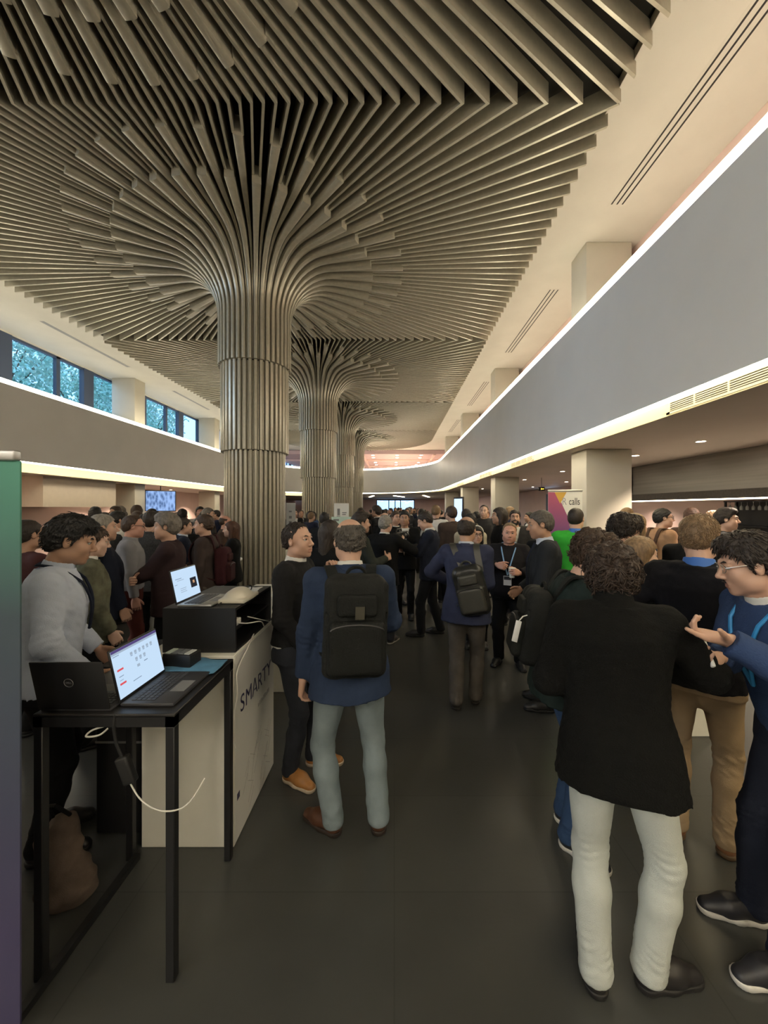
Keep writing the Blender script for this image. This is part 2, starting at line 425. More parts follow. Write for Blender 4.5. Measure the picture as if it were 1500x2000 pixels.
# -------- downlights
M_lens = emis('downlight lens', (1.0, 0.80, 0.62), 22.0)
M_ring = mat('white lamp ring', (0.8, 0.78, 0.75), 0.4)
ring_me = lens_me = None
def downlight(x, y, z, label, group, power=28, cone=115, light=True, r=0.075):
    global ring_me, lens_me
    t = thing('downlight', label, 'ceiling light', (x, y, z), 0, group)
    if ring_me is None:
        a = MB().lathe([(0.066, 0.004), (0.066, -0.008), (0.085, -0.008), (0.09, 0.0), (0.09, 0.004)], 20).build('trim_ring', M_ring, t); ring_me = a.data
        b = MB().lathe([(0.0, -0.003), (0.066, -0.003), (0.066, 0.002)], 20).build('lens', M_lens, t); lens_me = b.data
    else:
        link('trim_ring', ring_me, t); link('lens', lens_me, t)
    if r != 0.075: t.scale = (r / 0.075,) * 3
    if light:
        d = bpy.data.lights.new('downlight_beam', 'SPOT'); d.energy = power * 9; d.color = (1.0, 0.80, 0.62)
        d.spot_size = R(cone); d.spot_blend = 0.6; d.shadow_soft_size = 0.06
        o = bpy.data.objects.new('downlight_beam', d); C.objects.link(o); o.location = (x, y, z - 0.03)
words_ = ['first', 'second', 'third', 'fourth', 'fifth', 'sixth', 'seventh', 'eighth', 'ninth', 'tenth', 'eleventh', 'twelfth']
for k, y in enumerate([4.7, 6.45, 8.2, 9.95, 11.75, 15.2, 18.7, 22.4]):
    downlight(5.15, y, LOWR, 'round warm downlight in the taupe ceiling under the right balcony, %s of its row' % words_[k], 'downlights under the right balcony', 24, light=k != 3)
for k, y in enumerate([13.0, 16.5, 20.5]):
    downlight(7.4, y, LOWR, 'round warm downlight close to the pink right wall, %s of the inner row' % words_[k], 'inner downlights under the right balcony', 24)
for k, y in enumerate([15.6, 17.4, 19.6, 23.0, 26.5]):
    downlight(-11.4 + (0.0 if k else 0.3), y, LOWL, 'round warm downlight in the ceiling under the left balcony, %s of its row' % words_[k], 'downlights under the left balcony', 26)
for k, y in enumerate([5.0, 9.0]):
    downlight(-11.4, y, LOWL, 'round warm downlight above the left crowd, %s of two' % ('near one', 'far one')[k], 'downlights above the left crowd', 26)
k = 0
for (y, xs) in [(34.2, (-1.9, 0.27, 2.4)), (35.9, (-1.95, 0.27, 2.4)), (39.8, (-1.95, 0.2, 2.5)), (41.9, (-1.95, 0.2, 2.4)), (45.8, (-1.95, 0.3, 2.3))]:
    for j, x in enumerate(xs):
        downlight(x, y, 6.5, 'small downlight in the mauve far ceiling, %s row back, %s' % (words_[k], ('left column', 'middle column', 'right column')[j]), 'downlights in the mauve far ceiling', 60, 120, light=(j == 1), r=0.15)
    k += 1
# linear lamps on the far lower ceiling
for k, (x, y, L, a) in enumerate([(-1.9, 35, 4.5, -8), (0.0, 35, 4.0, 14), (2.6, 34, 5.5, 10)]):
    tag(MB().box((-0.09, 0, -0.03), (0.09, L, 0), 0, Matrix.Rotation(R(-a), 4, 'Z')).build('linear_lamp', M_led, None, (x, y, LOWR - 0.002)),
        'thin white linear ceiling lamp near the far glass doors, %s of three' % ('left one', 'middle one', 'right one')[k], 'ceiling light', 'linear lamps at the far end')
for yy, xx in ((36, 0.3), (36, -6), (41, 4)):
    area_light('far_ceiling_lamp', (xx, yy, LOWR - 0.05), (3, 3), 110, (1, 0.85, 0.7))
# unseen hanging lamps added behind the camera to light people's backs
M_fill = emis('added fill lamp', (1.0, 0.90, 0.74), 16.0)
for k, x in enumerate((-6.2, -3.0, 0.2)):
    t = thing('linear_lamp', 'long white hanging fill lamp added behind the camera, %s of three' % ('left one', 'middle one', 'right one')[k], 'ceiling light', (x, -4.2, 4.6), 0, 'fill lamps added behind the camera')
    MB().rbox((-0.12, -1.4, -0.02), (0.12, 1.4, 0.03), 0.01).build('housing', M_white, t); MB().box((-0.11, -1.36, -0.14), (0.11, 1.36, -0.02)).build('diffuser', M_fill, t)
    for yy in (-1.2, 1.2): MB().tube([(0, yy, 0.03), (0, yy, CZ - 4.6)], 0.008, 6).build('rod', M_black, t)
# -------- glazed doors at the far end
gf = MB()
for x in (-2.3, -0.75, 0.05, 0.75, 2.5): gf.box((x, Y1, 0), (x + 0.12, Y1 + 0.1, 2.86))
gf.box((-2.3, Y1, 2.74), (2.6, Y1 + 0.1, 2.86)).box((-2.3, Y1, 0), (2.6, Y1 + 0.1, 0.08))
w = tag(gf.build('window_20', M_blue), kind='structure')
MB().box((-2.25, Y1 + 0.04, 0.05), (2.55, Y1 + 0.06, 2.8)).build('pane', M_glass, w)
# dark glazed opening in the right wall, between the second and third pillars
g2 = MB().box((8.93, 20.3, 0), (9.0, 22.6, 2.6))
tag(g2.build('door_1', M_black), kind='structure')
tag(MB().box((8.9, 20.9, 1.9), (8.93, 22.0, 2.55)).build('window_21', emis('blue daylight pane', (0.45, 0.65, 1.0), 1.1)), kind='structure')
# ================================================================== PEOPLE
BIG = 0.1
def V3(*a): return np.array(a, dtype=np.float64)
def rotx(a): c, s = math.cos(a), math.sin(a); return np.array([[1, 0, 0], [0, c, -s], [0, s, c]])
def roty(a): c, s = math.cos(a), math.sin(a); return np.array([[c, 0, s], [0, 1, 0], [-s, 0, c]])
def rotz(a): c, s = math.cos(a), math.sin(a); return np.array([[c, -s, 0], [s, c, 0], [0, 0, 1]])
def unit(v): v = np.asarray(v, float); n = np.linalg.norm(v); return v / n if n > 1e-9 else V3(0, 0, 1)
class SDF:
    """a distance field on a grid: shapes are blended in, cut and then meshed as one surface"""
    def __init__(s, lo, hi, v):
        s.lo = np.asarray(lo, float) - 3 * v; s.v = v
        n = np.ceil((np.asarray(hi, float) + 3 * v - s.lo) / v).astype(int) + 1
        s.ax = [(s.lo[i] + v * np.arange(n[i])).astype(np.float32) for i in range(3)]
        s.F = np.full(n, BIG, np.float32)
    def grid(s, sl=None):
        sl = sl or (slice(None),) * 3
        return s.ax[0][sl[0]][:, None, None], s.ax[1][sl[1]][None, :, None], s.ax[2][sl[2]][None, None, :]
    def box(s, lo, hi, pad):
        out = []
        for i in range(3):
            a = int(max(0, math.floor((lo[i] - pad - s.lo[i]) / s.v))); b = int(min(len(s.ax[i]), math.ceil((hi[i] + pad - s.lo[i]) / s.v) + 1))
            if b <= a: return None
            out.append(slice(a, b))
        return tuple(out)
    def put(s, fn, lo, hi, k=0.02, sub=False):
        sl = s.box(lo, hi, 0.03 + k)
        if sl is None: return s
        d = fn(*s.grid(sl)).astype(np.float32); a = s.F[sl]
        if sub:
            h = np.clip(0.5 - 0.5 * (a + d) / k, 0, 1); s.F[sl] = a * (1 - h) - d * h + k * h * (1 - h)
        else:
            h = np.clip(0.5 + 0.5 * (d - a) / k, 0, 1); s.F[sl] = d * (1 - h) + a * h - k * h * (1 - h)
        return s
    def cone(s, a, b, ra, rb, k=0.02, sub=False, flat=None):
        a = np.asarray(a, float); b = np.asarray(b, float); ba = b - a; bb = float(ba @ ba) + 1e-12
        def fn(X, Y, Z):
            x, y, z = X - a[0], Y - a[1], Z - a[2]
            t = np.clip((x * ba[0] + y * ba[1] + z * ba[2]) / bb, 0, 1)
            return np.sqrt((x - ba[0] * t) ** 2 + (y - ba[1] * t) ** 2 + (z - ba[2] * t) ** 2) - (ra + (rb - ra) * t)
        r = max(ra, rb)
        return s.put(fn, np.minimum(a, b) - r, np.maximum(a, b) + r, k, sub)
    def ell(s, c, r, k=0.02, A=None, sub=False):
        c = np.asarray(c, float); r = np.asarray(r, float); A = np.eye(3) if A is None else A
        def fn(X, Y, Z):
            x, y, z = X - c[0], Y - c[1], Z - c[2]
            q = [(x * A[0, i] + y * A[1, i] + z * A[2, i]) for i in range(3)]
            k0 = np.sqrt(sum((q[i] / r[i]) ** 2 for i in range(3))) + 1e-6
            k1 = np.sqrt(sum((q[i] / r[i] ** 2) ** 2 for i in range(3))) + 1e-6
            return k0 * (k0 - 1) / k1
        e = np.abs(A) @ r
        return s.put(fn, c - e, c + e, k, sub)
    def rbox(s, c, h, rad, k=0.01, A=None, sub=False):
        c = np.asarray(c, float); A = np.eye(3) if A is None else A
        def fn(X, Y, Z):
            x, y, z = X - c[0], Y - c[1], Z - c[2]
            q = [np.abs(x * A[0, i] + y * A[1, i] + z * A[2, i]) - (h[i] - rad) for i in range(3)]
            o = np.sqrt(sum(np.maximum(w, 0) ** 2 for w in q)); inn = np.minimum(np.maximum(np.maximum(q[0], q[1]), q[2]), 0)
            return o + inn - rad
        e = np.abs(A) @ np.asarray(h, float)
        return s.put(fn, c - e, c + e, k, sub)
    def loft(s, prof, off=0.0, A=None, p0=(0, 0, 0), k=0.02, n=2.4, z0=None, z1=None):
        """stacked super-ellipse sections (z, rx, ry, cy) in the frame A about p0"""
        P = np.array(prof, float); A = np.eye(3) if A is None else A; p0 = np.asarray(p0, float)
        z0 = P[0, 0] if z0 is None else z0; z1 = P[-1, 0] if z1 is None else z1
        def fn(X, Y, Z):
            x, y, z = X - p0[0], Y - p0[1], Z - p0[2]
            qx, qy, qz = [(x * A[0, i] + y * A[1, i] + z * A[2, i]) + p0[i] for i in range(3)]
            rx = np.interp(qz, P[:, 0], P[:, 1]) + off; ry = np.interp(qz, P[:, 0], P[:, 2]) + off; cy = np.interp(qz, P[:, 0], P[:, 3])
            d = ((np.abs(qx) / rx) ** n + (np.abs(qy - cy) / ry) ** n) ** (1 / n)
            d = (d - 1) * np.minimum(rx, ry)
            return np.maximum(d, np.maximum(z0 - qz, qz - z1))
        m = max(P[:, 1].max(), P[:, 2].max()) + abs(off) + 0.03
        cs = [A @ (V3(x, y, z) - p0) + p0 for x in (-m, m) for y in (-m, m) for z in (z0, z1)]
        return s.put(fn, np.min(cs, 0), np.max(cs, 0), k)
    def cut(s, p, n):
        """remove what lies on the side of the plane that n points to"""
        X, Y, Z = s.grid(); n = unit(n)
        s.F = np.maximum(s.F, ((X - p[0]) * n[0] + (Y - p[1]) * n[1] + (Z - p[2]) * n[2]).astype(np.float32)); return s
    def keep(s, fn):
        s.F = np.maximum(s.F, fn(*s.grid()).astype(np.float32)); return s
    def warp(s, fn):
        s.F = s.F + fn(*s.grid()).astype(np.float32); return s
    def mesh(s):
        g = openvdb.FloatGrid(BIG); F = s.F
        for ax in range(3):
            i0 = [slice(None)] * 3; i0[ax] = 0; F[tuple(i0)] = np.maximum(F[tuple(i0)], s.v * 0.5)
            i0[ax] = -1; F[tuple(i0)] = np.maximum(F[tuple(i0)], s.v * 0.5)
        g.copyFromArray(np.ascontiguousarray(F))
        p, q = g.convertToQuads(isovalue=0.0)
        return p.astype(np.float64) * s.v + s.lo, q.astype(np.int64)
def wob(X, Y, Z, sc, seed=0, n=5):
    """smooth lumpy noise, about -1..1, with features of about sc metres"""
    rg = np.random.RandomState(seed); f = 0
    for _ in range(n):
        k = rg.normal(size=3); k = k / np.linalg.norm(k) * (2 * PI / sc) * rg.uniform(0.7, 1.6); ph = rg.uniform(0, 6.28)
        f = f + np.sin(X * k[0] + Y * k[1] + Z * k[2] + ph)
    return f / n * 1.4
def mesh_obj(name, pieces, mats, parent, scale=1.0):
    """pieces: (points, quads, material index or array) joined into one smooth mesh"""
    P = []; Q = []; MI = []; o = 0
    for p, q, mi in pieces:
        if len(p) == 0: continue
        a, b, c, d = (p[q[:, i]] for i in range(4))
        if np.sum(np.einsum('ij,ij->i', a, np.cross(b, c)) + np.einsum('ij,ij->i', a, np.cross(c, d))) < 0: q = q[:, ::-1]
        P.append(p); Q.append(q + o); MI.append(np.full(len(q), mi) if np.isscalar(mi) else mi); o += len(p)
    if not P: return None
    P = np.concatenate(P) * scale; Q = np.concatenate(Q); MI = np.concatenate(MI)
    me = bpy.data.meshes.new(name)
    me.vertices.add(len(P)); me.vertices.foreach_set('co', P.astype(np.float32).ravel())
    me.loops.add(Q.size); me.loops.foreach_set('vertex_index', Q.astype(np.int32).ravel())
    me.polygons.add(len(Q)); me.polygons.foreach_set('loop_start', np.arange(0, Q.size, 4, dtype=np.int32)); me.polygons.foreach_set('loop_total', np.full(len(Q), 4, np.int32))
    for m in mats: me.materials.append(m)
    me.polygons.foreach_set('material_index', MI.astype(np.int32)); me.polygons.foreach_set('use_smooth', np.ones(len(Q), bool))
    me.update(calc_edges=True); me.validate()
    return link(name, me, parent)
def ball(c, r, n=10):
    """a small quad sphere"""
    vs = []; fs = []
    for i in range(n + 1):
        t = PI * (0.02 + 0.96 * i / n)
        for j in range(2 * n):
            a = PI * j / n; vs.append((c[0] + r * math.sin(t) * math.cos(a), c[1] + r * math.sin(t) * math.sin(a), c[2] + r * math.cos(t)))
    for i in range(n):
        for j in range(2 * n):
            j2 = (j + 1) % (2 * n); fs.append((i * 2 * n + j, (i + 1) * 2 * n + j, (i + 1) * 2 * n + j2, i * 2 * n + j2))
    return np.array(vs), np.array(fs)
def tubes(paths, n=5):
    """many tapering tubes: (list of points, list of radii)"""
    m = MB()
    for pts, rs in paths: m.tube(pts, rs, n, 0, False)
    return np.array(m.v), np.array(m.f)
def ik(S, T, a, b, pole):
    """elbow or knee for a two-bone limb"""
    S = np.asarray(S, float); T = np.asarray(T, float); d = np.linalg.norm(T - S)
    if d > (a + b) * 0.999: T = S + (T - S) * ((a + b) * 0.999 / d); d = (a + b) * 0.999
    u = unit(T - S); x = (a * a - b * b + d * d) / (2 * d); h = math.sqrt(max(a * a - x * x, 0))
    p = np.asarray(pole, float); p = unit(p - u * (p @ u))
    return S + u * x + p * h, T

TORSO = [(0.74, .178, .128, -.012), (0.84, .170, .124, -.014), (0.93, .170, .122, -.012), (1.02, .160, .112, -.002), (1.10, .152, .106, .004), (1.20, .160, .112, .006),
         (1.29, .172, .118, .002), (1.36, .176, .112, -.008), (1.425, .150, .088, -.014), (1.46, .095, .068, -.014), (1.50, .060, .056, -.008)]
SKIN = {'fair': (0.56, 0.34, 0.245), 'pale': (0.60, 0.39, 0.30), 'tan': (0.46, 0.265, 0.175), 'red': (0.56, 0.30, 0.225), 'olive': (0.40, 0.24, 0.155)}
def m_skin(k): return mat('skin ' + k, SKIN[k], 0.5, noise=0.05, nscale=18, bump=0.03, bscale=300)
def m_lip(k): c = SKIN[k]; return mat('lips ' + k, (c[0] * 0.82, c[1] * 0.66, c[2] * 0.66), 0.4)
M_eye = mat('eye white', (0.62, 0.60, 0.56), 0.25); M_iris = mat('dark iris', (0.03, 0.02, 0.015), 0.2)
HAIR = {'black': (0.010, 0.008, 0.007), 'dark': (0.022, 0.014, 0.010), 'brown': (0.05, 0.028, 0.016), 'auburn': (0.07, 0.028, 0.014), 'umber': (0.040, 0.024, 0.016), 'light': (0.20, 0.125, 0.065), 'grey': (0.16, 0.14, 0.12), 'silver': (0.25, 0.23, 0.20), 'salt': (0.085, 0.074, 0.064)}
def m_hair(k): return mat('hair ' + k, HAIR[k], 0.55, noise=0.35, nscale=60, bump=0.5, bscale=160, stretch=(1, 1, 0.35))
def cloth(col, rough=0.85, weave=260, bump=0.25, noise=0.10, sheen=0.0, nscale=9):
    k = 'cloth %s %.2f %d %.2f' % (tuple(round(c, 3) for c in col), rough, weave, noise)
    return mat(k, col, rough, spec=0.2, noise=noise, nscale=nscale, bump=bump, bscale=weave, sheen=sheen)
def m_shoe(col, rough=0.45): return mat('shoe %s %.2f' % (tuple(round(c, 3) for c in col), rough), col, rough, noise=0.1, nscale=30)

def head_mesh(lod, Mh, base, skin, fat=1.0, female=False):
    """the head with its face and neck; Mh = (rotation, origin), base = neck base in the person's frame"""
    v = (0.0034, 0.006, 0.011)[lod]; Rh, oh = Mh
    nb = Rh.T @ (np.asarray(base) - oh)
    f = fat
    g = SDF(np.minimum(V3(-.105, -.13, -.15), nb - .075), np.maximum(V3(.105, .14, .135), nb + .075), v)
    g.ell((0, -.016, .036), (.077, .097, .083), .02)
    g.ell((0, .024, -.034), (.061 * f, .070, .086), .03)
    g.ell((0, .034, -.080), (.046 * f, .049, .036 * f), .03)
    g.ell((0, .074, -.103), (.021, .017, .017), .022)
    for sx in (-1, 1):
        g.ell((sx * .040 * f, .058, -.032), (.026, .024, .026), .03)
        g.ell((sx * .050 * f, .012, -.070), (.020, .034, .026), .03)
    g.cone((-.040, .072, .030), (0, .086, .027), .010, .011, .018); g.cone((.040, .072, .030), (0, .086, .027), .010, .011, .018)
    for sx in (-1, 1): g.ell((sx * .031, .098, .009), (.019, .016, .012), .014, sub=True)
    g.cone((0, .088, .016), (0, .112, -.026), .0075, .0105, .012); g.ell((0, .112, -.031), (.0115, .012, .010), .010)
    for sx in (-1, 1): g.ell((sx * .0125, .101, -.036), (.008, .010, .0075), .007)
    g.ell((0, .080, -.066), (.030, .018, .020), .014)
    g.cone((-.020, .090, -.065), (.020, .090, -.065), .0055, .0055, .006); g.cone((-.016, .091, -.0765), (.016, .091, -.0765), .0065, .0065, .006)
    if lod < 2:
        g.cone((-.024, .099, -.0705), (.024, .099, -.0705), .0035, .0035, .005, sub=True)
        for sx in (-1, 1): g.cone((sx * .046, .079, .0135), (sx * .018, .084, .0140), .0065, .0065, .006)   # upper lids
    for sx in (-1, 1):
        A = rotz(sx * -0.35)
        g.ell((sx * .079, -.008, -.004), (.009, .019, .031), .008, A); g.ell((sx * .086, -.003, .004), (.006, .011, .016), .006, A, sub=True)
    g.cone((0, -.022, -.05), nb, .052 * f, .058 * f, .03)
    if not female: g.ell((0, .02, -.135), (.014, .014, .02), .03)
    p, q = g.mesh()
    c = p[q].mean(1); mi = np.zeros(len(q), int)
    lip = (np.abs(c[:, 0]) < .023) & (c[:, 1] > .083) & (c[:, 2] < -.059 + .0 * c[:, 0]) & (c[:, 2] > -.084)
    if lod < 2: mi[lip] = 1
    pieces = [(p @ Rh.T + oh, q, mi)]
    if lod < 2:
        for sx in (-1, 1):
            bp, bq = ball((sx * .031, .0765, .0085), .0135); cc = bp[bq].mean(1) - V3(sx * .031, .0765, .0085)
            em = np.where((cc[:, 1] > .0112) & (cc[:, 2] < .006), 3, 2); pieces.append((bp @ Rh.T + oh, bq, em))
    return pieces

def hair_mesh(lod, Mh, style, seed=1, vol=1.0, beard=None):
    v = (0.004, 0.007, 0.012)[lod]; Rh, oh = Mh; out = []
    if style != 'none':
        long_ = style in ('long', 'bob')
        t = {'buzz': .003, 'short': .010, 'bald': .006, 'receding': .007, 'crop': .005, 'thick': .020, 'curly': .026, 'long': .014, 'bob': .016, 'quiff': .013, 'bun': .006}.get(style, .010) * vol + (0.004 if lod == 2 else 0)
        g = SDF((-.14, -.18, -.32 if long_ else -.15), (.14, .14, .18), v)
        g.ell((0, -.016, .036), (.077 + t, .097 + t, .083 + t), .02)
        if style not in ('buzz', 'bald', 'receding', 'bun', 'crop'): g.ell((0, -.045, -.012), (.072 + t * .6, .066 + t * .7, .075), .03)
        else: g.ell((0, -.04, -.01), (.070 + t, .068 + t, .07), .03)
        if style in ('quiff', 'thick'): g.ell((0.01, .055, .098), (.062, .045, .030), .03); g.ell((0, .0, .115), (.06, .07, .03), .03)
        if style == 'curly': g.ell((0, .035, .10), (.075, .06, .05), .03); g.ell((0, -.05, .05), (.09, .085, .09), .03)
        if style == 'bun': g.ell((0, -.13, .05), (.045, .045, .045), .01)
        if long_:
            zz = -.27 if style == 'long' else -.14
            g.cone((0, -.055, 0), (0, -.075, zz), .085, .055, .03)
            for sx in (-1, 1): g.cone((sx * .066, -.015, .03), (sx * .074, .0, zz * .85), .034, .026, .03)
        yy = [-.2, -.07, -.03, .0, .012, .03, .055, .075, .095, .14]
        hl = {'receding': [-.062, -.058, -.03, .0, .03, .07, .10, .12, .13, .2], 'bald': [-.06, -.056, -.03, .0, .02, .06, .09, .12, .13, .2]}.get(
            style, [-.078, -.068, -.034, -.012, -.022, .022, .056, .066, .074, .10])
        if style in ('curly', 'thick'): hl = [-.095, -.085, -.045, -.022, -.030, .016, .046, .054, .060, .06]
        if long_: hl = [-.4, -.4, -.4, -.4, -.4, -.4, .045, .064, .078, .10]
        if long_:
            g.keep(lambda X, Y, Z: np.where((Y > .03) & (Z < .09), (np.interp(Y, yy, hl) - Z) * .7, -1) + 0 * X)
            g.keep(lambda X, Y, Z: np.minimum(.056 - np.abs(X), np.minimum(Y - .0, .03 - Z)))
        else: g.keep(lambda X, Y, Z: (np.interp(Y, yy, hl) - Z) * .7 + 0 * X)
        if style == 'bald': g.keep(lambda X, Y, Z: (Z - .062 + Y * .25) * .8 + 0 * X)
        if style == 'crown': pass
        if style in ('short', 'crop', 'thick', 'quiff', 'receding', 'bald') and not long_:
            g.keep(lambda X, Y, Z: np.minimum(.020 - np.sqrt((Y + .008) ** 2 + ((Z + .004) * .8) ** 2), np.abs(X) * 0 + .02) * np.where(np.abs(X) > .06, 1, 0) - np.where(np.abs(X) > .06, 0, 1))
        if lod < 2:
            if style == 'curly':
                g.warp(lambda X, Y, Z: -.010 * wob(X, Y, Z, .055, seed) - .005 * wob(X, Y, Z, .024, seed + 1))
            elif long_: g.warp(lambda X, Y, Z: -.004 * wob(X, Y, Z * .15, .022, seed))
            elif style not in ('buzz', 'crop'): g.warp(lambda X, Y, Z: -.0035 * wob(X, Y * .5, Z, .03, seed) - .002 * wob(X, Y * .4, Z * .6, .012, seed + 2))
        p, q = g.mesh(); out.append((p @ Rh.T + oh, q, 0))
        if lod == 0 and len(p) and style in ('curly', 'thick', 'short', 'receding', 'quiff', 'bald', 'crop'):
            rg = np.random.RandomState(seed); n = {'curly': 1500, 'thick': 900, 'quiff': 900, 'crop': 1500}.get(style, 700); paths = []
            ctr = V3(0, -.015, .03)
            for i in rg.choice(len(p), min(n, len(p)), replace=False):
                b = p[i]; nr = unit(b - ctr); tg = unit(np.cross(nr, rg.normal(size=3)))
                if style == 'curly':
                    L = rg.uniform(.025, .05); r_ = L * .33; pts = [b - nr * .006 + nr * (r_ * math.sin(a_) * 0.9) + tg * (r_ * (1 - math.cos(a_))) + V3(0, 0, -.006 * a_) for a_ in np.linspace(0, 3.6, 6)]
                else:
                    dn = unit(V3(b[0] * 1.5, b[1] + .02 - (0.04 if b[1] < .04 else -.06), -.09 if abs(b[2]) < .09 else -.01)); dn = unit(dn - nr * (dn @ nr) + rg.normal(size=3) * .15)
                    L = rg.uniform(.018, .036) * {'thick': 1, 'quiff': .75, 'crop': .4}.get(style, .65); pts = [b - nr * .004 + dn * L * w + nr * (.004 + .003 * math.sin(w * 3)) for w in np.linspace(0, 1, 4)]
                paths.append((pts, list(np.linspace(.0034, .0008, len(pts)))))
            tp, tq = tubes(paths, 4); out.append((tp @ Rh.T + oh, tq, 0))
    if lod < 2:
        g = SDF((-.075, .02, -.13), (.075, .125, .06), min(v, .004))
        for sx in (-1, 1): g.cone((sx * .016, .0935, .0285), (sx * .034, .089, .0335), .0038, .0042, .004); g.cone((sx * .034, .089, .0335), (sx * .050, .072, .027), .0042, .0025, .004)
        if beard in ('moustache', 'beard'):
            for sx in (-1, 1): g.cone((0, .1015, -.055), (sx * .027, .086, -.064), .0055, .0042, .005)
        if beard == 'beard':
            g2 = SDF((-.085, -.02, -.15), (.085, .125, .0), min(v, .005))
            g2.ell((0, .024, -.034), (.066, .075, .09), .03); g2.ell((0, .036, -.085), (.055, .056, .046), .03); g2.ell((0, .078, -.108), (.03, .025, .028), .02)
            g2.keep(lambda X, Y, Z: np.maximum(Z + np.where(np.abs(X) > .045, .005, .047), .005 - Y) + 0 * X)
            g2.ell((0, .11, -.071), (.024, .03, .012), .006, sub=True)
            g2.warp(lambda X, Y, Z: -.002 * wob(X, Y, Z, .014, seed))
            p, q = g2.mesh(); out.append((p @ Rh.T + oh, q, 0))
        p, q = g.mesh(); out.append((p @ Rh.T + oh, q, 0))
    elif beard == 'beard':
        g = SDF((-.085, -.02, -.15), (.085, .125, .0), v); g.ell((0, .034, -.08), (.062, .065, .055), .03)
        p, q = g.mesh(); out.append((p @ Rh.T + oh, q, 0))
    return out

def hand_mesh(lod, W, A, side, curl=0.5, curls=None, thumb=0.5, spread=0.05):
    """five fingers on a palm. W = wrist, A = columns (lateral x, finger direction y, back of hand z); side +1 right, -1 left"""
    v = (0.0030, 0.0048, 0.008)[lod]; tx = -side
    g = SDF((-.11, -.055, -.12), (.11, .20, .07), v)
    g.cone((0, -.05, 0), (0, .01, 0), .026, .024, .01); g.ell((0, .048, -.002), (.040, .056, .016), .012)
    xs = [.031, .0105, -.0105, -.030]; Ls = [.074, .083, .077, .060]; rs = [.0098, .0100, .0094, .0082]
    cl = curls or [curl * .9, curl, curl * 1.05, curl * 1.1]
    for i in range(4):
        b = V3(tx * xs[i], .088 - .05 * abs(xs[i] - .008), .002); g.cone((tx * xs[i] * .55, .02, 0), b, .015, .0118, .012)
        an = 0.15 + cl[i] * .75; d0 = tx * (xs[i] * 2.2) * (spread / .05) * .9; p = b
        for j, fr in enumerate((.44, .31, .25)):
            dr = V3(math.sin(d0) * math.cos(an), math.cos(d0) * math.cos(an), -math.sin(an)); e = p + dr * Ls[i] * fr
            g.cone(p, e, rs[i] * (1 - .1 * j), rs[i] * (.92 - .12 * j), .0035); p = e; an += cl[i] * (1.25, .8, 0)[j]
    b = V3(tx * .026, .018, -.006); d = unit(V3(tx * (.85 - .5 * thumb), .62, -.25 - .5 * thumb)); p = b
    for j, L in enumerate((.042, .034, .028)):
        e = p + d * L; g.cone(p, e, (.0150, .0112, .0100)[j], (.0115, .0100, .0075)[j], .008 if j == 0 else .004); p = e
        d = unit(d + V3(-tx * .32 * thumb, .15, -.22 * thumb))
    p, q = g.mesh()
    return [(p @ A.T + W, q, 0)]

def shoe_meshes(lod, foot, Rf, parent, scale, mat_up, mat_sole, boot=False):
    v = (0.006, 0.010, 0.018)[lod]
    g = SDF((-.07, -.10, -.005), (.07, .22, .16), v)
    g.cone((0, -.040, .045), (0, -.028, .105 if boot else .075), .040, .045 if boot else .040, .02); g.cone((0, -.02, .055), (0, .075, .045), .044, .042, .03)
    g.cone((0, .07, .040), (.004, .155, .022), .043, .034, .03); g.cut((0, 0, .012), (0, 0, -1)); g.cut((0, 0, .12 if boot else .088), (0, 0, 1))
    if lod == 0:
        for k in range(4): g.cone((-.022, .035 + .022 * k, .088 - .011 * k), (.022, .043 + .022 * k, .088 - .011 * k), .0045, .0045, .003)
    p, q = g.mesh(); o = mesh_obj('shoe', [(p @ Rf.T + foot, q, 0)], [mat_up], parent, scale)
    h = SDF((-.075, -.11, -.005), (.075, .23, .06), v)
    h.cone((0, -.040, .02), (0, .04, .02), .044, .040, .03); h.cone((0, .05, .02), (.004, .150, .02), .046, .042, .03)
    h.cut((0, 0, .0), (0, 0, -1)); h.cut((0, 0, .026), (0, 0, 1))
    p, q = h.mesh(); mesh_obj('sole', [(p @ Rf.T + foot, q, 0)], [mat_sole], o, scale)

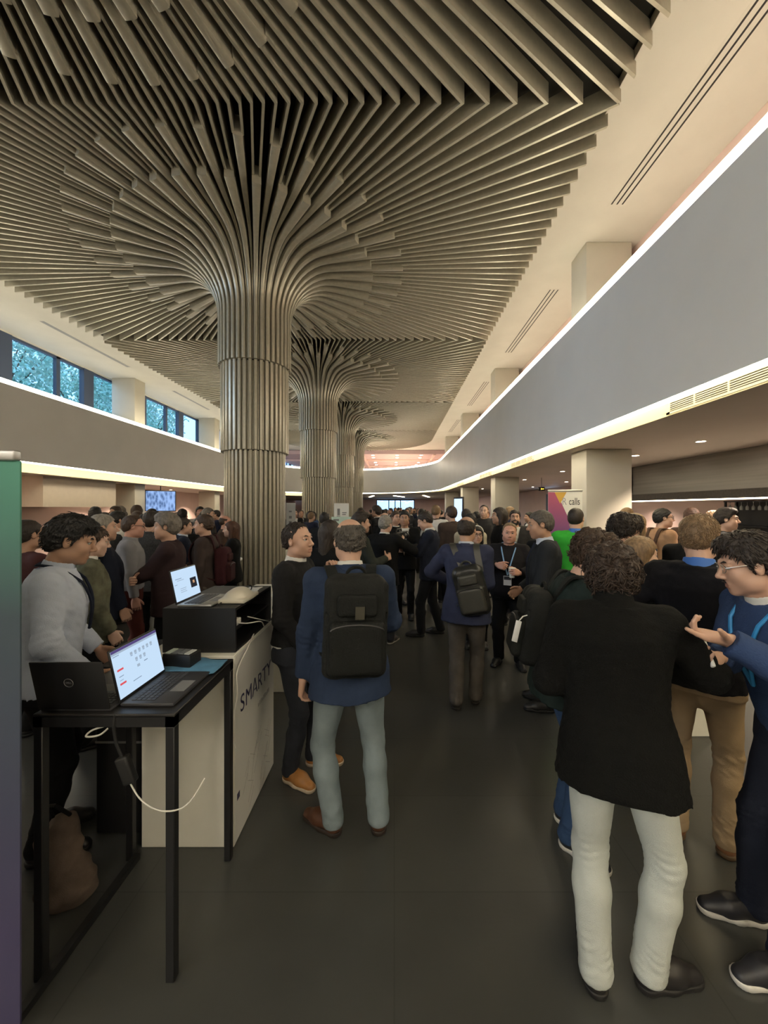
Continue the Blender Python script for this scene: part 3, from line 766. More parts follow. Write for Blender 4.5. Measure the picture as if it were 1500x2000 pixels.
class Pose: pass
def person(label, x, y, heading, height=1.75, lod=1, skin='fair', hair=('short', 'dark'), beard=None, top=None, legs=None, shoes=((.02, .018, .016), None),
           lean=0, side=0, twist=0, head=(0, 0, 0), RH=None, LH=None, Rpole=None, Lpole=None, rh={}, lh={}, feet=None, fat=1.0, girth=0.0, female=False,
           shirt=None, tie=None, collar=None, glasses=None, lanyard=None, badge=None, group=None, vol=1.0, seed=None, boot=False, hide_hand=(), lapel=True, knee=None, belt=None, hunch=0.0):
    """one standing figure. Lengths inside are for a 1.75 m figure and are scaled to height"""
    sc = height / 1.75; seed = seed if seed is not None else int(abs(x * 131 + y * 977 + heading)) % 9973
    root = thing('person', label, 'person', (x, y, 0), -R(heading) - math.atan2(x, y), group)
    top = top or dict(kind='jacket', mat=cloth((.02, .02, .025)))
    legs = legs or cloth((.015, .015, .02))
    P = Pose(); P.root = root; P.sc = sc; P.lod = lod
    pv = V3(0, 0, .95); U = rotz(-R(twist)) @ roty(R(side)) @ rotx(-R(lean)); P.U = U; P.pv = pv
    up = lambda p: U @ (np.asarray(p, float) - pv) + pv
    P.up = up
    kind = top.get('kind', 'jacket'); tm = top['mat']; hem = top.get('hem', .80 if kind in ('jacket', 'coat') else .90); off = top.get('off', .020 if kind in ('jacket', 'coat') else .014)
    prof = [(z, rx + (girth * .8 if z < 1.36 else girth * .3), ry + girth * (1.25 if .9 < z < 1.3 else .6) * (1 if z < 1.4 else 0), cy + (girth * .45 if .9 < z < 1.25 else 0)) for z, rx, ry, cy in TORSO]
    if female: prof = [(z, rx * (.90 if z > 1.2 else .97), ry * .92, cy) for z, rx, ry, cy in prof]
    P.prof = prof; P.off = off
    sw = .180 if not female else .156
    nb = up((0, -.012, 1.475)); P.nb = nb
    hy, hp, hr = [R(a) for a in head]
    Rh = rotz(-hy) @ rotx(-hp) @ roty(hr); oh = up((0, .012, 1.525)) + Rh @ V3(0, .012, .103) + U @ V3(0, hunch * .7, -hunch); Mh = (Rh, oh); P.Mh = Mh
    P.h = lambda p: Rh @ np.asarray(p, float) + oh
    arms = {}
    for sd, T, pole, kw in ((1, RH, Rpole, rh), (-1, LH, Lpole, lh)):
        S = up((sd * sw, -.012, 1.415)); T = (sd * .235, .05, .83) if T is None else T
        pole = (sd * .55, -.75, -.35) if pole is None else pole
        E, W = ik(S, T, .285, .262, pole); fd = unit(W - E)
        kw = dict(kw); d = unit(kw.pop('dir', fd + V3(0, .0, 0))); pn = np.asarray(kw.pop('back', (sd * 1.0, .1, .05)), float)   # back of the hand faces outward
        pn = unit(pn - d * (pn @ d)); A = np.stack([unit(np.cross(d, pn)), d, pn], 1)
        arms[sd] = (S, E, W, A, kw)
    P.arms = arms
    P.palm = lambda sd, o=(0, .07, -.03): arms[sd][3] @ np.asarray(o, float) + arms[sd][2]
    feet = feet or ((.10, .0, 8), (-.10, .0, -8)); lg = {}
    for sd, (fx, fy, fa) in zip((1, -1), feet):
        H = V3(sd * .088, -.005, .885); An = V3(fx - .03 * math.sin(R(fa)), fy - .03 * math.cos(R(fa)), .075)
        K, An = ik(H, An, .420, .408, (math.sin(R(fa)), math.cos(R(fa)), 0)); lg[sd] = (H, K, An, fx, fy, R(fa))
    P.legs = lg
    # ---- body: one skin surface, slimmer than the clothes that cover it
    bv = (.014, .018, .026)[lod]
    g = SDF((-.62, -.55, .0), (.62, .75, 1.60), bv)
    g.loft(prof, -.022, U, pv, .03, z0=.84)
    for sd in (1, -1):
        S, E, W, A, kw = arms[sd]; g.cone(S, E, .040, .033, .03); g.cone(E, W, .034, .024, .02)
        H, K, An, *_ = lg[sd]; g.cone(H, K, .070, .045, .04); g.cone(K, An, .046, .034, .02)
    g.cone(up((0, -.01, 1.40)), nb, .05, .05, .04)
    p, q = g.mesh(); pieces = [(p, q, 0)]
    pieces += head_mesh(lod, Mh, nb, skin, fat, female)
    for sd in (1, -1):
        if sd in hide_hand: continue
        pieces += hand_mesh(lod, arms[sd][2], arms[sd][3], sd, **arms[sd][4])
    mesh_obj('body', pieces, [m_skin(skin), m_lip(skin), M_eye, M_iris], root, sc)
    hm = hair_mesh(lod, Mh, hair[0], seed, vol, beard)
    if hm: mesh_obj('hair', hm, [m_hair(hair[1])], root, sc)
    # ---- upper garment
    cv = (.0075, .012, .019)[lod]
    ends = np.array([arms[1][1], arms[1][2], arms[-1][1], arms[-1][2], up((.2, .16, 1.5)), up((-.2, -.16, 1.5)), V3(.25, .2, hem), V3(-.25, -.2, hem), up((.25, .2, hem)), up((-.25, -.2, hem))])
    g = SDF(ends.min(0) - .09, ends.max(0) + .09, cv)
    fl = top.get('flare', .012 if kind in ('jacket', 'coat') else 0.0)
    tp = [(z, rx + max(0, (1.15 - z)) * fl * 3, ry + max(0, (1.15 - z)) * fl * 2, cy) for z, rx, ry, cy in prof]
    if hem < tp[0][0]: tp = [(hem - .01, tp[0][1] + .01, tp[0][2] + .01, tp[0][3])] + tp
    st = top.get('sleeve', 0.0)
    for sd in (1, -1):
        S, E, W, A, kw = arms[sd]; S2 = S + (up((sd * .02, 0, 1.40)) - up((0, 0, 1.40)))
        g.cone(up((sd * .06, -.012, 1.44)), S, .050 + off * .4, .056 + off * .5, .04)
        g.cone(S, E, .053 + off * .6 + st, .044 + off * .7 + st, .03)
        g.cone(E, E + (W - E) * .96, .045 + off * .7 + st, .031 + off * .7 + st * .6, .025)
        wq = E + (W - E) * top.get('cuff', .95); n = unit(W - E)
        X, Y, Z = g.grid(); near = ((X - W[0]) ** 2 + (Y - W[1]) ** 2 + (Z - W[2]) ** 2) < .12 ** 2
        pl = ((X - wq[0]) * n[0] + (Y - wq[1]) * n[1] + (Z - wq[2]) * n[2]).astype(np.float32)
        g.F = np.where(near, np.maximum(g.F, pl), g.F)
    g.loft(tp, off, U, pv, .03, z0=hem, z1=1.478 if top.get('neck') is None else top['neck'])
    if lod < 2 or True:
        wr = top.get('wrinkle', .0035); s1 = seed % 50
        if lod < 2:
            g.warp(lambda X, Y, Z: -wr * wob(X * .9, Y * .9, Z * .55, .13, s1) - wr * .55 * wob(X, Y, Z, .05, s1 + 3))
            for sd in (1, -1):
                S, E, W, A, kw = arms[sd]; n1 = unit(W - S)
                if lod == 0: g.warp(lambda X, Y, Z: -.004 * np.exp(-((X - E[0]) ** 2 + (Y - E[1]) ** 2 + (Z - E[2]) ** 2) / (2 * .055 ** 2)) * np.sin(2 * PI / .034 * ((X - E[0]) * n1[0] + (Y - E[1]) * n1[1] + (Z - E[2]) * n1[2]) + 3 * wob(X, Y, Z, .12, s1 + 7)))
    def hemcut(X, Y, Z):
        qz = (X - pv[0]) * U[0, 2] + (Y - pv[1]) * U[1, 2] + (Z - pv[2]) * U[2, 2] + pv[2]
        return np.where((np.abs(X) < .19) & (qz < hem + .06), hem + .005 * np.sin(X * 14 + s1) - qz, -1)
    g.keep(hemcut)
    # neckline: an opening round the neck
    g.cone(up((0, -.002, 1.455)), up((0, .006, 1.56)), .060, .075, .012, sub=True)
    vee = shirt is not None
    if vee:
        zb = top.get('vee', 1.10)
        def vcut(X, Y, Z):
            q = [(X - pv[0]) * U[0, i] + (Y - pv[1]) * U[1, i] + (Z - pv[2]) * U[2, i] + pv[i] for i in range(3)]
            w = np.interp(q[2], [zb, 1.30, 1.44, 1.50], [0, .045, .072, .09])
            w = w + np.where(q[2] < zb, (zb - q[2]) * -.2 if kind != 'open' else .06, 0)
            return np.minimum(w - np.abs(q[0]), q[1] - .0) - 0.0
        g.keep(lambda X, Y, Z: np.where(True, vcut(X, Y, Z), 0))
    p, q = g.mesh(); jk = mesh_obj({'coat': 'jacket', 'open': 'jacket'}.get(kind, kind), [(p, q, 0)], [tm], root, sc); P.top = jk
    if vee:
        g = SDF(np.minimum(up((-.2, -.18, .95)), up((-.2, -.18, 1.5))) - .06, np.maximum(up((.2, .25, .95)), up((.2, .2, 1.5))) + .08, (.008, .012, .018)[lod])
        g.loft(prof, off - .010, U, pv, .03, z0=.97, z1=1.475); g.cone(up((0, -.002, 1.455)), up((0, .006, 1.56)), .055, .07, .01, sub=True)
        g.cut(up((0, -.01, 1.3)), U @ V3(0, -1, 0))
        p, q = g.mesh(); mesh_obj('shirt', [(p, q, 0)], [shirt], root, sc)
        if tie is not None:
            t = MB(); pts = []
            for z in np.linspace(1.455, 1.08, 9):
                ry = np.interp(z, [a[0] for a in prof], [a[2] + a[3] for a in prof]) + off - .004; pts.append(up((0, ry, z)) * sc)
            t.tube(pts, [.016 * sc] + [.013 * sc] * 2 + list(np.linspace(.018, .03, 6) * sc), 8); t.build('tie', tie, root)
        if lapel and kind in ('jacket', 'coat', 'open'):
            l = MB()
            for sd in (1, -1):
                r_, r2 = [], []
                for z in np.linspace(1.455, zb + .02, 9):
                    w = np.interp(z, [zb, 1.30, 1.44, 1.50], [0, .045, .072, .09]); ry = np.interp(z, [a[0] for a in prof], [a[2] + a[3] for a in prof]) + off
                    ry = ry * math.sqrt(max(.2, 1 - (w / .2) ** 2)); e = np.interp(z, [zb, 1.25, 1.36, 1.37, 1.455], [.006, .045, .065, .04, .03])
                    r_.append(up((sd * w, ry + .004, z)) * sc); r2.append(up((sd * (w + e), ry + .002 - e * .25, z)) * sc)
                n_ = len(r_); off2 = U @ V3(0, .006, 0) * sc
                l.add(r_ + r2 + [a + off2 for a in r_] + [a + off2 for a in r2], [(i, i + 1, n_ + i + 1, n_ + i) for i in range(n_ - 1)] + [(2 * n_ + i, 2 * n_ + i + 1, 3 * n_ + i + 1, 3 * n_ + i) for i in range(n_ - 1)] + [(n_ + i, n_ + i + 1, 3 * n_ + i + 1, 3 * n_ + i) for i in range(n_ - 1)], 0, True)
            l.build('lapel', tm, root)
    if collar is not None:
        g = SDF(nb - .13, nb + .13, (.005, .007, .011)[lod]); a, b = up((0, -.008, 1.445)), up((0, .004, 1.515))
        g.cone(a, b, .080, .068, .005); g.cone(a - (b - a) * .3, b + (b - a) * .6, .064 * fat, .060 * fat, .004, sub=True)
        n = unit(b - a); g.cut(a, -n); g.cut(b, n); g.cone(b + U @ V3(0, .09, -.01), a + U @ V3(0, .09, -.02), .022, .010, .006, sub=True)
        p, q = g.mesh(); mesh_obj('collar', [(p, q, 0)], [collar], root, sc)
    if vee is False and kind == 'jacket' and top.get('collar', True):
        g = SDF(nb - .15, nb + .13, (.006, .009, .013)[lod]); a, b = up((0, -.014, 1.43)), up((0, -.004 + hunch * .5, top.get('collar_h', 1.497)))
        g.cone(a, b, .092, .073, .005); g.cone(a - (b - a) * .3, b + (b - a) * .6, .067 * fat, .064 * fat, .004, sub=True)
        n = unit(b - a); g.cut(a, -n); g.cut(b, n); p, q = g.mesh(); mesh_obj('jacket_collar', [(p, q, 0)], [tm], root, sc)
    # ---- trousers
    g = SDF((-.42, -.45, .03), (.42, .5, 1.10), (.0075, .012, .019)[lod])
    g.loft([r for r in prof if .80 < r[0] < 1.15], .008, None, (0, 0, 0), .03, z0=.83, z1=1.03)
    lw = legs_w = (1.0 if not isinstance(legs, tuple) else legs[1]); lm = legs[0] if isinstance(legs, tuple) else legs
    for sd in (1, -1):
        H, K, An, fx, fy, fa = lg[sd]; e = An + (K - An) * .0
        g.cone(H + V3(0, .0, .0), K, .096 * (1 + (lw - 1) * .5) + girth * .2, .060 * lw, .045); g.cone(K, K + (e - K) * .35, .060 * lw, .060 * lw, .03); g.cone(K + (e - K) * .35, e, .060 * lw, .057 * lw, .03)
        g.ell(H + V3(sd * .0, -.045, .0), (.078, .065, .09), .04)
    g.ell((0, -.012, .805), (.085, .085, .075), .05)
    g.warp(lambda X, Y, Z: -.0028 * wob(X, Y, Z * .45, .10, seed % 40 + 1)) if lod < 2 else None
    if lod < 2:
        for sd in (1, -1):
            H, K, An, *_ = lg[sd]
            for C0, sg, am, wl in ((K, .07, .0045, .036), (An + V3(0, 0, .06), .055, .005, .030), (H + V3(0, 0, -.06), .05, .003, .04)):
                g.warp(lambda X, Y, Z: -am * 1.5 * np.exp(-((X - C0[0]) ** 2 + (Y - C0[1]) ** 2 + (Z - C0[2]) ** 2) / (2 * sg ** 2)) * (np.abs(wob(X * .7, Y * .7, Z * 2.6 + .8 * sd * X, wl * 3.4, seed % 30 + 9)) * 1.6 - .8))
    g.cut((0, 0, .045), (0, 0, -1))
    p, q = g.mesh(); mesh_obj('trousers', [(p, q, 0)], [lm], root, sc)
    if belt is not None:
        pts = []
        for a in np.linspace(0, 2 * PI, 25):
            rx = np.interp(1.01, [r[0] for r in prof], [r[1] for r in prof]) + .012; ry = np.interp(1.01, [r[0] for r in prof], [r[2] for r in prof]) + .012; pts.append(V3(rx * math.cos(a), ry * math.sin(a), 1.01) * sc)
        MB().tube(pts, .014 * sc, 6, 0, False).build('belt', belt, root)
    for sd in (1, -1):
        H, K, An, fx, fy, fa = lg[sd]
        shoe_meshes(lod, V3(An[0] + .03 * math.sin(fa), An[1] + .03 * math.cos(fa), 0), rotz(-fa), root, sc, m_shoe(shoes[0]), m_shoe(shoes[1] or tuple(c * .6 for c in shoes[0]), .6), boot)
    # ---- glasses, lanyard, badge
    if glasses is not None:
        m = MB(); hh = lambda p: P.h(p) * sc; r_ = .0016 if lod == 0 else .0024
        for sx in (-1, 1):
            m.tube([hh((sx * .034 + .0235 * math.cos(a), .104 - .010 * abs(math.cos(a)), .006 + .019 * math.sin(a))) for a in np.linspace(0, 2 * PI, 17)], r_ * sc, 6, 0, False)
            m.tube([hh((sx * .057, .094, .010)), hh((sx * .079, .05, .014)), hh((sx * .084, -.005, .012)), hh((sx * .082, -.022, -.008))], r_ * sc, 6)
        m.tube([hh((-.011, .106, .010)), hh((0, .110, .013)), hh((.011, .106, .010))], r_ * sc, 6); m.build('glasses', glasses, root)
    fy = lambda z, xx=0: np.interp(z, [a[0] for a in prof], [a[2] * math.sqrt(max(.1, 1 - (abs(xx) / (a[1] + off)) ** 2.4)) + a[3] for a in prof]) + off + .014
    P.fy = fy
    if lanyard is not None:
        m = MB(); pts = [(0, -.092, 1.490), (.05, -.08, 1.500), (.084, -.02, 1.495), (.088, .04, 1.468)]
        right = [up(p) * sc for p in pts] + [up((.082 * (1 - t), fy(1.45 - .30 * t, .082 * (1 - t)) + .004, 1.44 - .30 * t)) * sc for t in np.linspace(.1, 1, 8)]
        left = [up((-p[0], p[1], p[2])) * sc for p in pts] + [up((-.082 * (1 - t), fy(1.45 - .30 * t, .082 * (1 - t)) + .004, 1.44 - .30 * t)) * sc for t in np.linspace(.1, 1, 8)]
        m.tube(right, .008 * sc, 6).tube(left, .008 * sc, 6).build('lanyard', lanyard, root)
    if badge is not None:
        y0 = fy(1.08) + .012; M = Matrix.Identity(4)
        b = MB().box((-.045, y0, 1.02), (.045, y0 + .004, 1.13)).box((-.040, y0 + .0045, 1.085), (.040, y0 + .0055, 1.125), 1)
        b.v = [tuple(up(p) * sc) for p in b.v]; b.build('badge', [mat('badge card', (.7, .7, .7), .5), mat('badge header', (.02, .02, .03), .5)], root)
    return P

def on_person(P, name, label, cat, group=None):
    """an Empty that stands where the wearer stands, for a thing worn or held"""
    o = thing(name, label, cat, P.root.location, 0, group); o.rotation_euler = P.root.rotation_euler
    return o
def backpack(P, label, m1, m2, w=.15, h=.23, d=.085, zc=1.18, xc=0.0, tilt=0, pocket=True, name='backpack', patch=None):
    r = on_person(P, name, label, 'backpack'); U, pv, up, sc = P.U, P.pv, P.up, P.sc; lod = P.lod
    yb = -np.interp(zc, [a[0] for a in P.prof], [a[2] - a[3] for a in P.prof]) - P.off
    A = U @ roty(R(tilt)); v = (.006, .01, .016)[lod]
    c = up((xc, yb - d - .005, zc))
    g = SDF(c - max(w, h) - .1, c + max(w, h) + .1, v)
    g.rbox(c, (w, d, h), .05, .01, A); g.rbox(c + A @ V3(0, 0, h * .72), (w * .8, d * .8, h * .32), .05, .03, A)
    g.warp(lambda X, Y, Z: -.003 * wob(X, Y, Z, .09, 3))
    if lod == 0:  # zip seams pressed into the shell
        for z0, ww in ((.05, .92),):
            pts = [c + A @ V3(w * ww * math.cos(a), -d * .75, h * .15 + h * .72 * math.sin(a)) for a in np.linspace(0, PI, 15)]
            for a, b in zip(pts[:-1], pts[1:]): g.cone(a, b, .006, .006, .004, sub=True)
    p, q = g.mesh(); mesh_obj('main_bag', [(p, q, 0)], [m1], r, sc)
    if pocket:
        g = SDF(c - .4, c + .4, v); cp = c + A @ V3(0, -d - .01, -h * .32)
        g.rbox(cp, (w * .86, .035, h * .52), .03, .01, A); p, q = g.mesh(); pk = mesh_obj('front_pocket', [(p, q, 0)], [m2], r, sc)
        MB().tube([(cp + A @ V3(w * .8 * math.cos(a), -.030, h * .36 + h * .12 * math.sin(a))) * sc for a in np.linspace(0.05, PI - .05, 12)], .005 * sc, 5).build('zip', M_black, pk)
        g = SDF(c - .4, c + .4, v); g.rbox(c + A @ V3(0, -d - .004, h * .50), (w * .62, .022, h * .22), .02, .01, A); p, q = g.mesh(); mesh_obj('top_pocket', [(p, q, 0)], [m2], r, sc)
    if patch is not None:
        cc = c + A @ V3(.01, -d - .032, h * .38); b = MB().box((-.022, -.003, -.03), (.022, .003, .03)); b.v = [tuple((A @ np.array(p) + cc) * sc) for p in b.v]; b.build('patch', patch, r)
    MB().tube([(c + A @ V3(.05 * math.cos(a), d * .3, h * 1.0 + .045 * math.sin(a))) * sc for a in np.linspace(0, PI, 9)], .009 * sc, 6).build('handle', m2, r)
    for sd in (1, -1):
        pts = [up((xc + sd * w * .55, yb - .02, zc + h * .75)), up((sd * .105, -.10, 1.475)), up((sd * .115, -.03, 1.492)), up((sd * .118, .05, 1.462)), up((sd * .125, P.fy(1.36, .12) + .004, 1.36)), up((sd * .135, P.fy(1.24, .13) + .004, 1.22)), up((sd * .165, .02, 1.06)), up((xc + sd * w * .8, yb - .03, zc - h * .7))]
        m = MB(); pp = []
        for a, b, c_, d_ in zip([pts[0]] + pts[:-2], pts[:-1], pts[1:], pts[2:] + [pts[-1]]):
            for t in np.linspace(0, 1, 5)[:-1]: pp.append(.5 * (2 * b + (c_ - a) * t + (2 * a - 5 * b + 4 * c_ - d_) * t * t + (3 * b - a - 3 * c_ + d_) * t ** 3))
        pp.append(pts[-1])
        n = len(pp); vs = []; nrm = U @ V3(sd, 0, 0)
        for i, a in enumerate(pp):
            t = unit(pp[min(i + 1, n - 1)] - pp[max(i - 1, 0)]); wv = unit(nrm - t * (nrm @ t)) * .028; nv = unit(np.cross(t, wv)) * .006
            vs += [(a + s1 * wv + s2 * nv) * sc for s1, s2 in ((-1, -1), (1, -1), (1, 1), (-1, 1))]
        m.add(vs, [(4 * i + k, 4 * i + (k + 1) % 4, 4 * i + 4 + (k + 1) % 4, 4 * i + 4 + k) for i in range(n - 1) for k in range(4)], 0, True); m.build('strap', m2, r)
    return r
# ================================================================== WHO STANDS WHERE
def PX(px, d): return (px - 770) * d / 750
black = cloth((.006, .006, .0065)); blackknit = cloth((.0055, .0055, .005), .95, 180, .5)
navy = cloth((.016, .020, .036)); darksuit = cloth((.014, .015, .018)); charcoal = cloth((.030, .030, .033)); greysuit = cloth((.055, .055, .058))
whitecloth = cloth((.66, .65, .62), .8, 200, .15, .04); skyshirt = cloth((.50, .55, .66), .8, 200, .2, .05); greyshirt = cloth((.25, .25, .27))
brown = cloth((.075, .045, .032)); tan = cloth((.30, .21, .13)); maroon = cloth((.065, .025, .026)); olive = cloth((.115, .115, .078), noise=.35, nscale=14)
beige = cloth((.36, .30, .20)); bluegrey = cloth((.075, .095, .15)); greencl = cloth((.045, .42, .045), .9); darkgreen = cloth((.014, .024, .022), .8)
palejeans = cloth((.50, .53, .50), .85, 300, .3, .14, nscale=5); lightjeans = cloth((.215, .265, .29), .85, 300, .3, .2, nscale=5); bluejeans = cloth((.035, .07, .15), .85, 300, .3, .2, nscale=5)
darkjeans = cloth((.028, .031, .040), .85, 300, .3, .15); chino = cloth((.33, .235, .14), .85, 300, .25, .1); wine = cloth((.085, .022, .018)); taupe = cloth((.105, .092, .080), noise=.2)
M_ribbon = mat('blue ribbon', (.04, .15, .50), .6); M_sky = mat('light blue ribbon', (.22, .38, .62), .6); M_steel = mat('thin steel', (.45, .42, .38), .3, metal=.9); M_brt = mat('bright blue ribbon', (.03, .27, .62), .55)
M_bag = cloth((.015, .016, .015), .75, 150, .3); M_bag2 = cloth((.012, .013, .012), .75, 150, .3)
M_paper = mat('white paper', (.75, .74, .70), .6); M_cup = mat('paper cup', (.72, .70, .64), .55)
BK = ((.012, .012, .013), (.01, .01, .01)); WS = ((.02, .02, .025), (.62, .60, .56)); TANSHOE = ((.36, .16, .045), (.55, .45, .34)); BROWNSHOE = ((.085, .035, .018), (.03, .02, .015)); LEATHER = ((.22, .10, .045), (.10, .06, .03))
jk = lambda m, **k: dict(kind='jacket', mat=m, **k)
sw = lambda m, **k: dict(kind='sweater', mat=m, **k)
sh = lambda m, **k: dict(kind='shirt', mat=m, **k)

# ---- the two men in the middle foreground
C2 = person('person in blue blazer and pale jeans seen from behind, wearing the large dark grey backpack', -.245, 2.13, -4, 1.74, 0, 'fair', ('bald', 'salt'), None, jk(cloth((.026, .042, .086)), hem=.80, off=.024, flare=.03),
            (lightjeans, 1.08), BROWNSHOE, head=(-10, 4, 0), RH=(.12, .30, 1.20), Rpole=(.45, -.5, -.6), LH=(-.262, .03, .83), feet=((.165, .02, 10), (-.115, .04, -48)), collar=whitecloth, glasses=M_black, boot=True, seed=4)
backpack(C2, 'large dark grey backpack worn by the person in the blue blazer and pale jeans', M_bag, M_bag2, .158, .245, .085, 1.22, .01, 2, patch=mat('olive patch', (.05, .046, .032), .8))
C1 = person('person in black sweater with white collar and tan shoes, turned towards the blue blazer', -.67, 2.62, 112, 1.70, 0, 'fair', ('receding', 'dark'), 'stubble', sw(cloth((.013, .013, .014)), hem=.93, off=.022),
            darkjeans, TANSHOE, head=(14, -2, 3), RH=(.20, .16, .93), LH=(-.10, .20, 1.38), Lpole=(-.5, -.1, -.8), lh=dict(dir=(.2, .35, .9), back=(-.5, -.6, .3), curl=.85), feet=((.10, .02, 22), (-.10, .12, -10)), collar=whitecloth, boot=True, seed=11, vol=.55)
g_ = SDF((-.25, -.2, .84), (.25, .2, 1.0), .01)
g_.loft([r for r in C1.prof if .7 < r[0] < 1.2], .016, None, (0, 0, 0), .02, z0=.885, z1=.97); _p, _q = g_.mesh()
mesh_obj('shirt_tail', [(_p, _q, 0)], [whitecloth], C1.root, C1.sc)

# ---- the group on the right
R1 = person('person in black knitted jacket and white jeans with tousled brown hair, seen from behind', .865, 1.49, -12, 1.67, 0, 'fair', ('curly', 'umber'), None, jk(blackknit, hem=.79, off=.030, flare=.03, sleeve=.002, collar_h=1.525),
            (palejeans, 1.10), ((.020, .018, .018), (.014, .013, .013)), lean=7, head=(22, 18, 0), RH=(.20, .32, 1.14), Rpole=(.9, -.35, -.35), LH=(-.17, .30, 1.10), Lpole=(-.35, -.6, -.5), hunch=.035, feet=((.135, .0, 66), (-.095, -.05, -4)), vol=1.0, boot=True, seed=21)
R5 = person('person in blue sweater and wire glasses gesturing with both hands at the right edge', 1.69, 1.57, -131, 1.715, 0, 'fair', ('quiff', 'dark'), 'moustache', sw(cloth((.035, .062, .145), .92, 160, .35), hem=.86, off=.026),
            (navy, 1.1), WS, lean=17, head=(20, 14, 0), LH=(-.27, .50, 1.36), Lpole=(-.6, -.35, -.75), lh=dict(dir=(.02, 1, .22), back=(.1, .25, -1), curls=[.05, .55, .75, .85], thumb=.3), RH=(-.12, .43, 1.24), Rpole=(.6, -.4, -.7), rh=dict(dir=(-.45, .9, .1), back=(.3, .1, -1), curl=.65, thumb=.6),
            feet=((.10, .16, 6), (-.13, .21, -10)), collar=whitecloth, glasses=M_steel, lanyard=M_brt, seed=33, vol=1.15)
R4 = person('person in black sweater and tan chinos with cropped fair hair and a blue neck ribbon', 1.65, 2.08, 3, 1.765, 0, 'fair', ('crop', 'light'), None, sw(cloth((.007, .007, .010)), hem=.86, off=.026),
            (chino, 1.05), LEATHER, head=(14, 6, 0), LH=(-.21, .17, 1.12), Lpole=(-.7, -.6, -.4), RH=(.16, .28, 1.08), feet=((.12, .02, 12), (-.10, .0, -6)), collar=M_ribbon, seed=41)
R2 = person('person in dark green jacket and blue jeans bent behind the black knitted jacket',   .94, 2.12, 75, 1.68, 0, 'fair', ('curly', 'brown'), None, jk(darkgreen, off=.034, hem=.80), bluejeans, WS,
            lean=10, head=(0, 24, 0), RH=(.16, .30, 1.02), LH=(-.1, .34, 1.1), feet=((.11, .02, 40), (-.10, .05, 0)), seed=52, vol=.7)
backpack(R2, 'black backpack with a white tag on the dark green jacket', M_bag, M_bag2, .135, .21, .07, 1.16, -.01, 0)
R3 = person('person in black sweater with dark curly hair and dark glasses looking down to the right', 1.82, 3.12, 60, 1.74, 0, 'fair', ('curly', 'dark'), None, sw(black, hem=.88), darkjeans, BK, head=(8, 18, 0), RH=(.15, .28, 1.1), LH=(-.1, .3, 1.1), glasses=M_black, seed=61, vol=.85)
R3b = person('person with light brown hair, face half hidden behind the tousled brown hair', 1.66, 2.64, 50, 1.60, 1, 'pale', ('long', 'light'), None, sw(black), darkjeans, BK, female=True, head=(15, 10, 0), RH=(.14, .25, 1.05), seed=66)

# ---- walking and talking further down the aisle
C12 = person('person in blue blazer and taupe trousers walking away with a black leather backpack', .665, 3.55, 8, 1.72, 1, 'tan', ('bald', 'dark'), None, jk(cloth((.036, .043, .085)), hem=.78, off=.026, flare=.03), (taupe, 1.12), ((.03, .025, .02), None),
             head=(10, 4, 0), LH=(-.20, .24, 1.08), Lpole=(-1, -.3, -.2), RH=(.13, .27, 1.10), Rpole=(.25, -.7, -.6), feet=((.085, .05, 4), (-.075, -.10, -6)), collar=skyshirt, seed=72)
backpack(C12, 'black leather backpack hanging from the shoulder of the blue blazer in the aisle', mat('black leather', (.02, .02, .018), .32, noise=.2, bump=.2, bscale=90), mat('worn leather flap', (.045, .044, .036), .4, noise=.2), .135, .215, .07, 1.10, .075, -14)
C14 = person('balding person in black sweater with pale blue lanyard and badge stirring a paper cup', 1.32, 4.42, 184, 1.63, 1, 'red', ('receding', 'light'), None, sw(cloth((.010, .009, .011)), off=.022, hem=.86), (black, 1.15), BK,
             head=(-6, 4, -4), RH=(.11, .33, 1.27), Rpole=(.9, -.2, -.4), rh=dict(dir=(-.8, .5, -.1), back=(.2, .9, .4), curl=.9), LH=(-.14, .34, 1.19), Lpole=(-.9, -.2, -.4), lh=dict(dir=(.55, .75, .2), back=(-.7, .6, .3), curl=.75), fat=1.16, girth=.045, collar=whitecloth, lanyard=M_sky, badge=True, feet=((.13, .0, 14), (-.13, .03, -20)), seed=81)
C13 = person('small person with dark bobbed hair, glasses and a white headband holding a paper cup', 1.07, 5.0, 176, 1.56, 1, 'fair', ('bob', 'black'), None, jk(black), black, BK, female=True, head=(-10, 0, 0), LH=(-.12, .33, 1.20), lh=dict(dir=(.1, .7, .7), back=(0, -.6, .4), curl=.35, spread=.08), RH=(.17, .26, 1.2), glasses=M_black, lapel=False, seed=85)
_hb = MB(); _hb.tube([C13.h((.089 * math.cos(a), .012, .036 + .092 * math.sin(a))) * C13.sc for a in np.linspace(.1, PI - .1, 17)], .011, 8); _hb.build('headband', whitecloth, C13.root)
C15 = person('grey haired person in dark suit and pale blue shirt facing the paper cup', 1.37, 3.50, -96, 1.775, 1, 'tan', ('short', 'salt'), None, jk(cloth((.022, .025, .030)), off=.024), darksuit, BK, head=(-4, 8, 0), shirt=skyshirt, tie=navy, collar=skyshirt, RH=(.18, .20, 1.0), LH=(-.22, .12, .86), seed=91)
C16 = person('person in bright green sweater and dark cropped hair seen from behind, beside the banner', 2.10, 4.45, 4, 1.80, 1, 'fair', ('crop', 'dark'), None, sw(greencl, off=.028), darkjeans, WS, head=(10, 4, 0), RH=(.16, .28, 1.1), LH=(-.16, .28, 1.1), collar=M_ribbon, seed=95)
